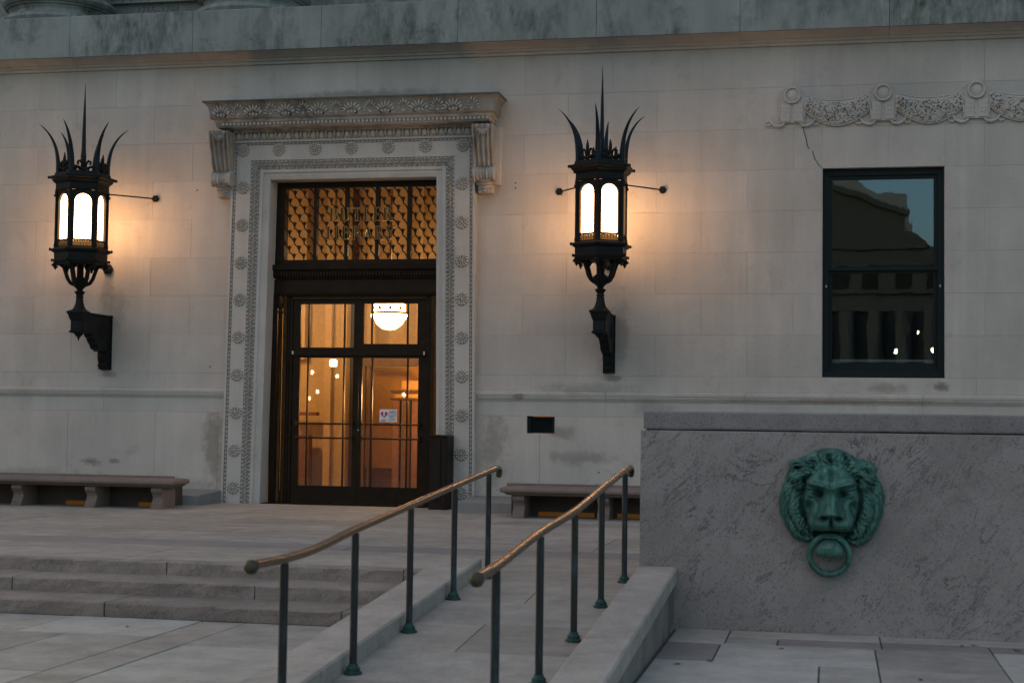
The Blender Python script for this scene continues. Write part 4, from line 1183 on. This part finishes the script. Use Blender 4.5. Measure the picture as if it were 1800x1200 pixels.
def swag(x):
    s0 = bpy.data.objects.new('garland', None); COL.objects.link(s0); s0.parent = gar; s0.location = (x, 0, 0)
    half = .445
    up = lambda u: 5.79 - .085 * (1 - (u / half) ** 2)
    lo = lambda u: 5.60 - .215 * (1 - (u / half) ** 2) ** 1.0
    n = 30; rows = []
    for k in range(n + 1):
        u = -half + 2 * half * k / n; a, c = up(u), lo(u); r = []
        for j in range(11):
            t = j / 10; r.append((u, -.018 - .035 * math.sin(math.pi * (.15 + .7 * t)) , a + (c - a) * t))
        rows.append([(u, .02, a)] + r + [(u, .02, c)])
    b = MB().grid(rows); b.f.append(tuple(range(13))); L = len(b.v); b.f.append(tuple(range(L - 13, L)))
    b.build('garland_body', 'lime_plain', s0)
    b = MB()
    for k in range(260):
        u = random.uniform(-half * .97, half * .97); t = random.uniform(.05, .97)
        z = up(u) + (lo(u) - up(u)) * t
        b.ell((u, -.034 - .026 * math.sin(math.pi * t), z), (random.uniform(.020, .036), .009, random.uniform(.012, .018)), random.uniform(0, 3.14), 6, 3, True)
    b.build('leaf_carving', 'lime_plain', s0, smooth=True)['kind'] = 'stuff'
    b = MB()
    for k in range(120):
        u = random.uniform(-half * .95, half * .95); t = random.uniform(.08, .93)
        z = up(u) + (lo(u) - up(u)) * t
        b.ell((u, -.048 - .030 * math.sin(math.pi * t), z), (random.uniform(.006, .018), .004, random.uniform(.004, .009)), random.uniform(0, 3.14), 6, 2, True)
    b.build('drill_hole', 'crack', s0)['kind'] = 'stuff'
    b = MB()
    b.tube([(u, -.018, lo(u) - .014) for u in [-half - .06 + (2 * half + .12) * k / 24 for k in range(25)]], .014, 6)
    b.tube([(u, -.012, up(u) + .016) for u in [-half - .06 + (2 * half + .12) * k / 24 for k in range(25)]], .012, 6)
    b.tube([(-half - .01, -.02, up(half)), (-half - .01, -.02, lo(half))], .018, 6); b.tube([(half + .01, -.02, up(half)), (half + .01, -.02, lo(half))], .018, 6)
    b.build('cord', 'lime_plain', s0, smooth=True)
for x in (.066, 1.29, 2.517, 3.74): swag(x)

# ------------------------------------------------------------------ vent
vent = thing('vent_grille', (-4.04, YW, 1.204), label='small dark louvred vent in the wall above the right bench', cat='vent')
MB().box(-.198, .198, .09, .10, -.118, .118).build('backing', 'hole', vent)
b = MB(); b.box(-.198, -.155, .045, .08, -.118, .118); b.box(.155, .198, .045, .08, -.118, .118); b.box(-.155, .155, .045, .08, .09, .118); b.box(-.155, .155, .045, .08, -.118, -.095); b.build('frame', 'green_frame', vent)
for k in range(5): MB().prism([(.05, -.08 + k * .036), (.052, -.075 + k * .036), (.082, -.055 + k * .036), (.08, -.060 + k * .036)], -.155, .155, 'x').build('louvre', 'green_frame', vent)

# ------------------------------------------------------------------ benches
def bench(x0, x1, legs, label, yf=19.45, z1=.40, D=.55):
    t = thing('stone_bench', (x0, yf, 0), label=label, cat='bench', group='long stone benches against the library wall')
    n = 28; rows = []
    P = []
    for k in range(7):
        a = math.pi * (k / 6) - math.pi / 2; P.append((-.03 * math.cos(a), .0 + (z1 - .035) + .035 * math.sin(a)))
    prof = [(D, z1 - .105), (.06, z1 - .105), (.045, z1 - .095), (.02, z1 - .075)] + [(.0 + p, z) for p, z in P] + [(.035, z1 + .001), (.05, z1 + .006), (D, z1 + .006)]
    MB().moulding([(-p, z) for p, z in [(q[0], q[1]) for q in prof[1:-1]]], .05, x1 - x0 - .05, .0, D).build('seat', 'gran_bench', t, smooth=True, auto=35)
    for lx in legs:
        # scroll-shaped slab leg: front profile in y-z
        pr = [(.06, 0), (.06, .03), (.085, .045), (.085, .07), (.10, .085), (.125, .12), (.13, .16), (.105, .20), (.07, .225), (.055, .25), (.06, .275), (.085, .292), (D - .03, .292), (D - .03, 0)]
        MB().prism(pr, lx - x0 - .075, lx - x0 + .075, 'x').build('leg', 'gran_bench', t)
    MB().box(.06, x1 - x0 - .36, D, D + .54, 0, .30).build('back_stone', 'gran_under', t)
    MB().box(.0, x1 - x0 - .25, D - .02, D + .02, .33, .43).build('seat_upstand', 'gran_bench', t)
    return t
bench(-13.6, -8.66, (-12.0, -11.02, -9.92, -8.95), 'long brown granite bench against the wall left of the door')
bench(-4.23, 1.6, (-3.98, -2.87, -1.76, -.6, .6), 'long brown granite bench against the wall right of the door, running behind the parapet', 19.60)
bl = thing('basement_light', (0, 19.998, 0), label='low orange lit basement panes in the plinth under the left bench', cat='basement window')
for (a, c) in ((-10.52, -10.05), (-9.42, -9.06)): MB().box(a, c, -.012, -.002, .004, .062).build('lit_pane', 'floorlit', bl)
bl = thing('basement_light', (0, 20.148, 0), label='low orange lit basement panes in the plinth under the right bench', cat='basement window')
for (a, c) in ((-3.80, -3.05), (-2.75, -2.0)): MB().box(a, c, -.012, -.002, .004, .062).build('lit_pane', 'floorlit', bl)

# ------------------------------------------------------------------ wall lanterns
def lantern(x, label):
    t = thing('wall_lantern', (x, 20.60, 0), label=label, cat='wall lantern', group='spiked hexagonal wall lanterns flanking the door')
    hexv = lambda r, z, y0=0: [(r * math.cos(-math.pi / 2 + k * math.pi / 3), r * math.sin(-math.pi / 2 + k * math.pi / 3), z) for k in range(6)]
    def hexstack(prof, name, mat='iron', cap=True):
        b = MB().lathe(prof, seg=6, rot=-math.pi / 2, caps=cap); return b.build(name, mat, t)
    RB = .365
    # lower rim, body band, cornice
    hexstack([(.33, 3.43), (.37, 3.44), (.385, 3.475), (.40, 3.48), (.40, 3.50), (.375, 3.51), (.378, 3.60), (.405, 3.61), (.425, 3.635), (.425, 3.655), (.395, 3.665), (RB, 3.68)], 'lower_rim')
    hexstack([(RB + .005, 4.50), (.375, 4.50), (.385, 4.515), (.375, 4.53), (.375, 4.60), (.40, 4.62), (.425, 4.64), (.43, 4.665), (.465, 4.675), (.47, 4.70), (.455, 4.715), (.40, 4.725), (.39, 4.765), (.36, 4.775), (.30, 4.78)], 'cornice')
    b = MB()
    for k in range(6):
        a = -math.pi / 2 + k * math.pi / 3
        for z, r_, rr in ((4.69, .475, .02), (3.645, .43, .022), (3.49, .40, .02), (4.43, .385, .016)): 
            b.ell((r_ * math.cos(a), r_ * math.sin(a), z), (rr, rr, rr * 1.2), 0, 8, 5)
    b.build('corner_knob', 'iron', t, smooth=True)
    # corner posts
    b = MB()
    for k in range(6):
        a = -math.pi / 2 + k * math.pi / 3; cx, cy_ = (RB - .005) * math.cos(a), (RB - .005) * math.sin(a)
        b.lathe([(.026, 3.68), (.026, 3.72), (.019, 3.74), (.019, 4.40), (.026, 4.43), (.026, 4.50)], (cx, cy_, 0), 8)
    b.build('corner_post', 'iron', t, smooth=True, auto=40)
    # faces with arched openings
    def face_obj():
        b = MB(); w = .340; hwid = w / 2
        zb, zs, r_ = 3.79, 4.327, .118    # glass bottom, springing, half width
        inner = [(-r_, zb), (-r_, zs)] + [(-r_ * math.cos(a), zs + r_ * math.sin(a)) for a in [math.pi * k / 12 for k in range(1, 12)]] + [(r_, zs), (r_, zb)]
        outer = [(-hwid, zb)] + [(-hwid, zs)]
        for a in [math.pi * k / 12 for k in range(1, 12)]:
            cx_, cz_ = -math.cos(a), math.sin(a); s_ = min(hwid / max(abs(cx_), 1e-6), (4.50 - zs) / max(cz_, 1e-6)); outer.append((cx_ * s_, zs + cz_ * s_))
        outer += [(hwid, zs), (hwid, zb)]
        b.grid([[(x_, 0, z) for x_, z in outer], [(x_, 0, z) for x_, z in inner], [(x_, .03, z) for x_, z in inner]])
        b.box(-hwid, hwid, -.004, .03, 3.765, zb); b.box(-hwid, hwid, -.004, .03, 3.675, 3.69)
        # architrave round the opening
        b.tube([(x_ * 1.07, -.004, z if z < zs else zs + (z - zs) * 1.07) for x_, z in inner], .007, 6)
        for s_ in (-1, 1): b.box(min(s_ * .118, s_ * .14), max(s_ * .118, s_ * .14), -.012, .0, zs - .012, zs + .012)
        a_, c_ = (-hwid, -.13), (.13, hwid)
        for q in (a_, c_): b.box(q[0], q[1], -.002, .03, 3.69, 3.765)
        return b
    fo = face_obj()
    bal = MB(); glow = MB().box(-.13, .13, .034, .038, 3.69, 3.765)
    for k in range(6):
        xk = -.105 + k * .042
        bal.lathe([(.008, 3.69), (.012, 3.70), (.007, 3.708), (.014, 3.726), (.006, 3.745), (.011, 3.758), (.008, 3.766)], (xk, .012, 0), 6)
    gl = MB()
    gl.box(-.130, .130, .030, .034, 3.785, 4.455)
    base = None
    for k in range(6):
        a = -math.pi / 2 + (k + .5) * math.pi / 3; ap = RB * math.cos(math.pi / 6) - .008
        loc = (ap * math.cos(a), ap * math.sin(a), 0); rot = (0, 0, a + math.pi / 2)
        if base is None:
            f = fo.build('arched_frame', 'iron', t); g = gl.build('glass_panel', 'lampglass', t); q = bal.build('balustrade', 'brass', t); w_ = glow.build('lower_glass', emis('dim_lantern_glass', (1, .46, .12), .12), t)
            base = (f, g, q, w_)
            for o in base: o.location = loc; o.rotation_euler = rot
        else:
            for o, nm in zip(base, ('arched_frame', 'glass_panel', 'balustrade', 'lower_glass')): inst(o, nm, t, loc, rot)
    # scroll arms of the basket and hub
    arm0 = None
    for k in range(6):
        a = -math.pi / 2 + k * math.pi / 3
        if arm0 is None:
            b = MB()
            b.tube([(.37, 0, 3.395), (.345, 0, 3.36), (.33, 0, 3.385), (.355, 0, 3.41), (.385, 0, 3.42), (.36, 0, 3.445), (.29, 0, 3.44), (.235, 0, 3.40), (.205, 0, 3.32), (.18, 0, 3.24), (.14, 0, 3.175), (.09, 0, 3.15)], [.014, .018, .02, .024, .03, .03, .028, .027, .027, .027, .027, .03], 8, up=(0, 1, 0))
            b.tube([(.22, 0, 3.36), (.17, 0, 3.43)], [.02, .026], 6, up=(0, 1, 0))
            arm0 = b.build('scroll_arm', 'iron', t, smooth=True); arm0.rotation_euler = (0, 0, a)
        else: inst(arm0, 'scroll_arm', t, (0, 0, 0), (0, 0, a))
    MB().lathe([(.03, 2.99), (.04, 3.02), (.075, 3.035), (.08, 3.045), (.04, 3.06), (.05, 3.09), (.11, 3.14), (.13, 3.17), (.10, 3.22), (.05, 3.26), (.045, 3.44)], seg=16).build('hub', 'iron', t, smooth=True, auto=50)
    MB().lathe([(.05, 2.93), (.045, 2.95), (.06, 2.96), (.055, 2.97), (.045, 2.99), (.07, 3.03)], seg=16).build('stem_collar', 'iron', t, smooth=True, auto=50)
    MB().lathe([(.125, 2.735), (.12, 2.765), (.09, 2.80), (.07, 2.84), (.057, 2.89), (.052, 2.94)], seg=16).build('stem', 'iron', t, smooth=True, auto=50)
    # bracket box with panel and pendant point
    MB().moulding([(0, 2.62), (.015, 2.65), (.03, 2.70), (.035, 2.72), (.05, 2.735), (.05, 2.755), (.0, 2.78)], -.085, .085, -.085, .085).build('box_cap', 'iron', t)
    MB().box(-.085, .085, -.085, .085, 2.475, 2.635).build('bracket_box', 'iron', t)
    MB().box(-.055, .055, -.090, -.084, 2.50, 2.61).build('box_panel', 'iron_blue', t)
    MB().box(.084, .090, -.055, .055, 2.50, 2.61).build('box_panel', 'iron_blue', t)
    MB().moulding([(0, 2.445), (.015, 2.455), (.02, 2.475), (0, 2.48)], -.085, .085, -.085, .085).build('box_base', 'iron', t)
    MB().lathe([(.003, 2.33), (.02, 2.38), (.05, 2.41), (.085, 2.45)], seg=8).build('pendant_point', 'iron', t)
    # scrolled bracket to the wall
    pr = [(.085, 2.735), (.90, 2.725), (.90, 1.945), (.775, 1.945), (.77, 1.975), (.745, 1.99), (.74, 2.02), (.765, 2.045), (.74, 2.09), (.725, 2.14), (.745, 2.19), (.735, 2.22), (.70, 2.23), (.66, 2.215), (.62, 2.205),
          (.58, 2.225), (.53, 2.235), (.49, 2.255), (.46, 2.30), (.40, 2.335), (.36, 2.385), (.31, 2.41), (.27, 2.455), (.22, 2.47), (.17, 2.49), (.085, 2.51)]
    MB().prism(pr, -.065, .065, 'x').build('bracket', 'iron', t)
    MB().box(-.085, .085, .875, .899, 1.94, 2.76).build('wall_plate', 'iron', t)
    MB().box(-.09, .09, .08, .895, 2.728, 2.752).build('bracket_top', 'iron', t)
    b = MB()
    for s in (-1, 1):
        for j in range(34):
            u = j / 33; rr = .13 * (1 - u * .85); a = u * 4.2 * math.pi
            b.ell((s * .066, .60 + rr * math.cos(a), 2.50 + rr * math.sin(a)), (.012, .018, .018), 0, 6, 4)
        for j in range(16):
            u = j / 15; b.ell((s * .066, .78 + .03 * math.sin(u * 9), 2.36 - u * .36), (.010, .016, .016), 0, 6, 4)
    b.build('bracket_scroll', 'iron', t, smooth=True)
    # crown: spikes and fleur ornaments
    MB().tube([(0, 0, 4.77), (0, 0, 4.97), (0, 0, 5.02), (0, 0, 5.10), (0, 0, 5.6), (0, 0, 6.10)], [.032, .034, .042, .033, .021, .002], 6).build('centre_spike', 'iron_blue', t)
    sp0 = None
    for k in range(6):
        a = -math.pi / 2 + k * math.pi / 3
        if sp0 is None:
            P = []; Rr = []
            for j in range(13):
                u = j / 12; P.append((.345 + .03 * u + .255 * u ** 3.0, 0, 4.77 + .72 * u - .03 * u ** 5)); Rr.append(.046 * (1 - u) ** .7 + .002)
            sp0 = MB().tube(P, Rr, 6, .75, up=(0, 1, 0)).build('curved_spike', 'iron_blue', t); sp0.rotation_euler = (0, 0, a)
        else: inst(sp0, 'curved_spike', t, (0, 0, 0), (0, 0, a))
    b = MB()
    b.ell((0, 0, 4.93), (.026, .02, .095), 0, 8, 6); b.ell((0, 0, 4.99), (.014, .014, .06), 0, 8, 5)
    for s in (-1, 1):
        b.tube([(s * .015, 0, 4.80), (s * .03, 0, 4.88), (s * .06, 0, 4.915), (s * .09, 0, 4.90), (s * .093, 0, 4.87), (s * .07, 0, 4.865)], [.014, .018, .019, .018, .015, .012], 6, up=(0, 1, 0))
        b.tube([(s * .02, 0, 4.79), (s * .07, 0, 4.82), (s * .12, 0, 4.84), (s * .145, 0, 4.81), (s * .12, 0, 4.795)], [.016, .02, .02, .015, .01], 6, up=(0, 1, 0))
    b.ell((0, 0, 4.80), (.05, .025, .035), 0, 8, 5)
    fl0 = b.build('fleur_ornament', 'iron', t, smooth=True)
    for k in range(6):
        a = -math.pi / 2 + (k + .5) * math.pi / 3; r_ = .31
        if k == 0: fl0.location = (r_ * math.cos(a), r_ * math.sin(a), 0); fl0.rotation_euler = (0, 0, a + math.pi / 2)
        else: inst(fl0, 'fleur_ornament', t, (r_ * math.cos(a), r_ * math.sin(a), 0), (0, 0, a + math.pi / 2))
    # stays with rosettes
    for s in (-1, 1):
        st = MB().tube([(s * .30, .25, 4.50), (s * .735, .89, 4.52)], .011, 6).build('stay_rod', 'iron', t)
        MB().lathe([(.052, 0), (.055, .01), (.055, .03), (.035, .045)], seg=6).build('stay_rosette', 'iron', st)
        r = st.children[0]; r.location = (s * .735, .90, 4.52); r.rotation_euler = (R_(90), 0, 0)
    st = MB().tube([(0, .2, 3.46), (0, .86, 3.46)], .016, 6).build('stay_rod', 'iron', t)
    MB().lathe([(.075, 0), (.08, .01), (.08, .06), (.05, .08)], seg=6).build('stay_rosette', 'iron', st)
    r = st.children[0]; r.location = (0, .90, 3.46); r.rotation_euler = (R_(90), 0, 0)
    return t
la = lantern(-3.07, 'lit spiked bronze wall lantern between the door and the window')
lb = copy_tree(la); lb.location = (-10.715, 20.60, 0)
lb['label'] = 'lit spiked bronze wall lantern left of the door above the left bench'

# ------------------------------------------------------------------ handrails
def handrail(x, label, tops):
    t = thing('handrail', (x, 0, 0), label=label, cat='handrail', group='brass handrails down the ramp')
    for y, zt in tops:
        zb = rz(y)
        p = MB().lathe([(.0225, zb + .03), (.0225, zt)], (0, y, 0), 12).build('post', 'post', t, smooth=True, auto=40)
        MB().lathe([(.055, zb), (.055, zb + .012), (.042, zb + .018), (.042, zb + .036), (.032, zb + .045), (.026, zb + .06)], (0, y, 0), 8).build('base_flange', 'flange', p)
    c = [(6.99, .560 if x < -2 else .538), (7.18, .556 if x < -2 else .545), (7.42, .552)] + ([(7.8, .560), (8.15, .584)] if x < -2 else []) + [(y, z + .018) for y, z in tops[1:]]
    # smooth the line with Catmull-Rom
    c += [(12.36, tops[-1][1] + .030), (12.46, tops[-1][1] + .026)]
    pts = []
    for i in range(len(c) - 1):
        p0 = c[max(i - 1, 0)]; p1 = c[i]; p2 = c[i + 1]; p3 = c[min(i + 2, len(c) - 1)]
        for k in range(6):
            u = k / 6
            f = lambda a, b_, d, e: .5 * ((2 * b_) + (-a + d) * u + (2 * a - 5 * b_ + 4 * d - e) * u * u + (-a + 3 * b_ - 3 * d + e) * u ** 3)
            pts.append((0, f(p0[0], p1[0], p2[0], p3[0]), f(p0[1], p1[1], p2[1], p3[1])))
    pts.append((0, *c[-1]))
    # moulded grip section: wide cap over a narrower neck
    sec = [(-.013, -.016), (.013, -.016), (.015, -.004), (.027, .002), (.029, .010), (.024, .019), (.011, .025), (-.011, .025), (-.024, .019), (-.029, .010), (-.027, .002), (-.015, -.004)]
    rows = []
    for i, p in enumerate(pts):
        rows.append([(a, p[1], p[2] + b_) for a, b_ in sec])
    b = MB().grid(rows, True); L = len(b.v); b.f.append(tuple(range(12))); b.f.append(tuple(range(L - 12, L)))
    b.build('grip', 'rail', t, smooth=True, auto=45)
    b = MB().lathe([(.002, -.036), (.021, -.031), (.033, -.015), (.037, .0), (.033, .016), (.021, .031), (.002, .036)], (0, 6.965, c[0][1] - .004), 16)
    b.build('end_knob', 'ball', t, smooth=True)
    ye, ze = c[-1]
    b = MB().tube([(0, ye, ze + .006), (0, ye + .05, ze + .002), (0, ye + .075, ze - .02), (0, ye + .06, ze - .045), (0, ye + .03, ze - .04)], [.026, .027, .027, .026, .02], 8, up=(1, 0, 0))
    b.build('end_scroll', 'ball', t, smooth=True)
    return t
handrail(-2.70, 'brass handrail along the left side of the ramp by the steps', [(7.42, .534), (8.60, .603), (9.80, .681), (11.0, .760), (12.14, .832)])
handrail(-1.60, 'brass handrail along the right side of the ramp by the lion wall', [(7.385, .535), (8.55, .617), (9.735, .671), (10.91, .763), (12.16, .857)])

# ------------------------------------------------------------------ small leaves on the paving
lv = MB()
for (x, y) in ((.93, 11.72), (1.02, 11.76), (-.80, 10.50), (-.35, 11.20), (-1.0, 10.30), (-5.2, 10.9), (.55, 10.1), (1.3, 11.6), (-3.6, 10.8)):
    a = random.uniform(0, 6); r = random.uniform(.012, .022); k = len(lv.v)
    for q in range(6): lv.v.append((x + r * (1.8 if q % 3 == 0 else .8) * math.cos(a + q * 1.05), y + r * (1.8 if q % 3 == 0 else .8) * math.sin(a + q * 1.05), LOW + .004 + .006 * (q % 2)))
    lv.f.append(tuple(range(k, k + 6)))
tag(lv.build('fallen_leaves', 'leafdry'), 'few dry leaf scraps scattered on the lower paving', 'leaves', kind='stuff')

# ------------------------------------------------------------------ what stands behind the camera (seen mirrored in the glass)
far = thing('college_building', (0, -62, LOW), label='dark classical building across the plaza, mirrored in the sash window', cat='building')
MB().prism([(-14, 0), (-14, 21.2), (-7, 19.8), (0.6, 17.4), (4.75, 15.7), (4.75, 0)], -14, 0, 'y').build('main_block', 'far_stone', far)
MB().prism([(-14, 14.2), (5.0, 14.2), (7.2, 12.5), (14, 9.6), (14, 0), (-14, 0)], .01, 2.5, 'y').build('front_block', 'far_stone', far)
MB().box(-14, 14, 2.5, 2.9, 8.9, 9.7).build('entablature', 'far_stone', far)
for (z, d) in ((13.0, .3), (11.9, .18), (10.1, .4), (9.0, .25)): MB().box(-14, 6.0 if z > 12 else 9, 2.5, 2.5 + d, z, z + .28).build('cornice_band', 'far_pale' if z > 13 else 'far_stone', far)
MB().prism([(-13.8, 21.0), (-7, 19.5), (.6, 17.1), (4.95, 15.45), (4.95, 15.8), (.6, 17.5), (-7, 19.9), (-13.8, 21.4)], .0, .5, 'y').build('raking_cornice', 'far_stone', far)
MB().prism([(-20, 0), (-20, 24), (-2, 24), (1.8, 22.7), (3.7, 21.4), (6.15, 21.4), (6.15, 20.2), (6.95, 17.9), (6.95, 0)], -34, -30, 'y').build('ghost_block', 'far_pale', far)  # pale block added to stand for the pane's doubled reflection
for k in range(9): MB().box(-8.6 + k * 1.45, -7.9 + k * 1.45, .0, .04, 11.3 + 0, 13.8).build('upper_window', 'far_dark', far)
for k in range(16): MB().lathe([(.55, 0), (.5, 8.9)], (-13 + k * 1.75, 3.4, 0), 12).build('column', 'far_stone', far)
for k in range(12): MB().box(-12 + k * 2.0, -11 + k * 2.0, 2.5, 2.53, 10.3, 11.6).build('window', 'far_dark', far)
MB().box(-16, 16, 2.4, 2.49, 0, 8.9).build('porch_back', 'far_dark', far)
def street_lamp(x, z, y, label):
    t = thing('street_lamp', (x, y, LOW), label=label, cat='street lamp', group='globe lamps across the plaza')
    MB().lathe([(.10, 0), (.06, .3), (.04, 1), (.035, z - LOW - .2)], seg=10).build('pole', 'iron', t)
    MB().lathe([(.02, -.09), (.055, -.06), (.075, 0), (.055, .06), (.02, .09)], (0, 0, z - LOW), 14).build('globe', 'bulb', t, smooth=True)
for i, (x, z, y, l) in enumerate(((-22.07, 3.22, -20, 'first'), (-20.93, 3.05, -20, ''), (-21.90, 2.38, -20.3, ''), (-22.5, 2.1, -21, ''), (-17.94, 2.27, -20, ''), (3.3, 4.95, -20, ''), (2.5, 4.2, -19.6, ''), (4.05, 4.3, -21, ''))):
    street_lamp(x, z, y, ['tall globe street lamp mirrored left in the left door', 'globe street lamp mirrored right in the left door', 'globe street lamp mirrored mid height in the left door', 'lowest globe street lamp mirrored in the left door', 'globe street lamp mirrored in the right door by the bookcase', 'upper globe lamp mirrored in the lower window sash', 'brightest globe lamp mirrored low in the window sash', 'globe lamp mirrored at the right edge of the window sash'][i])
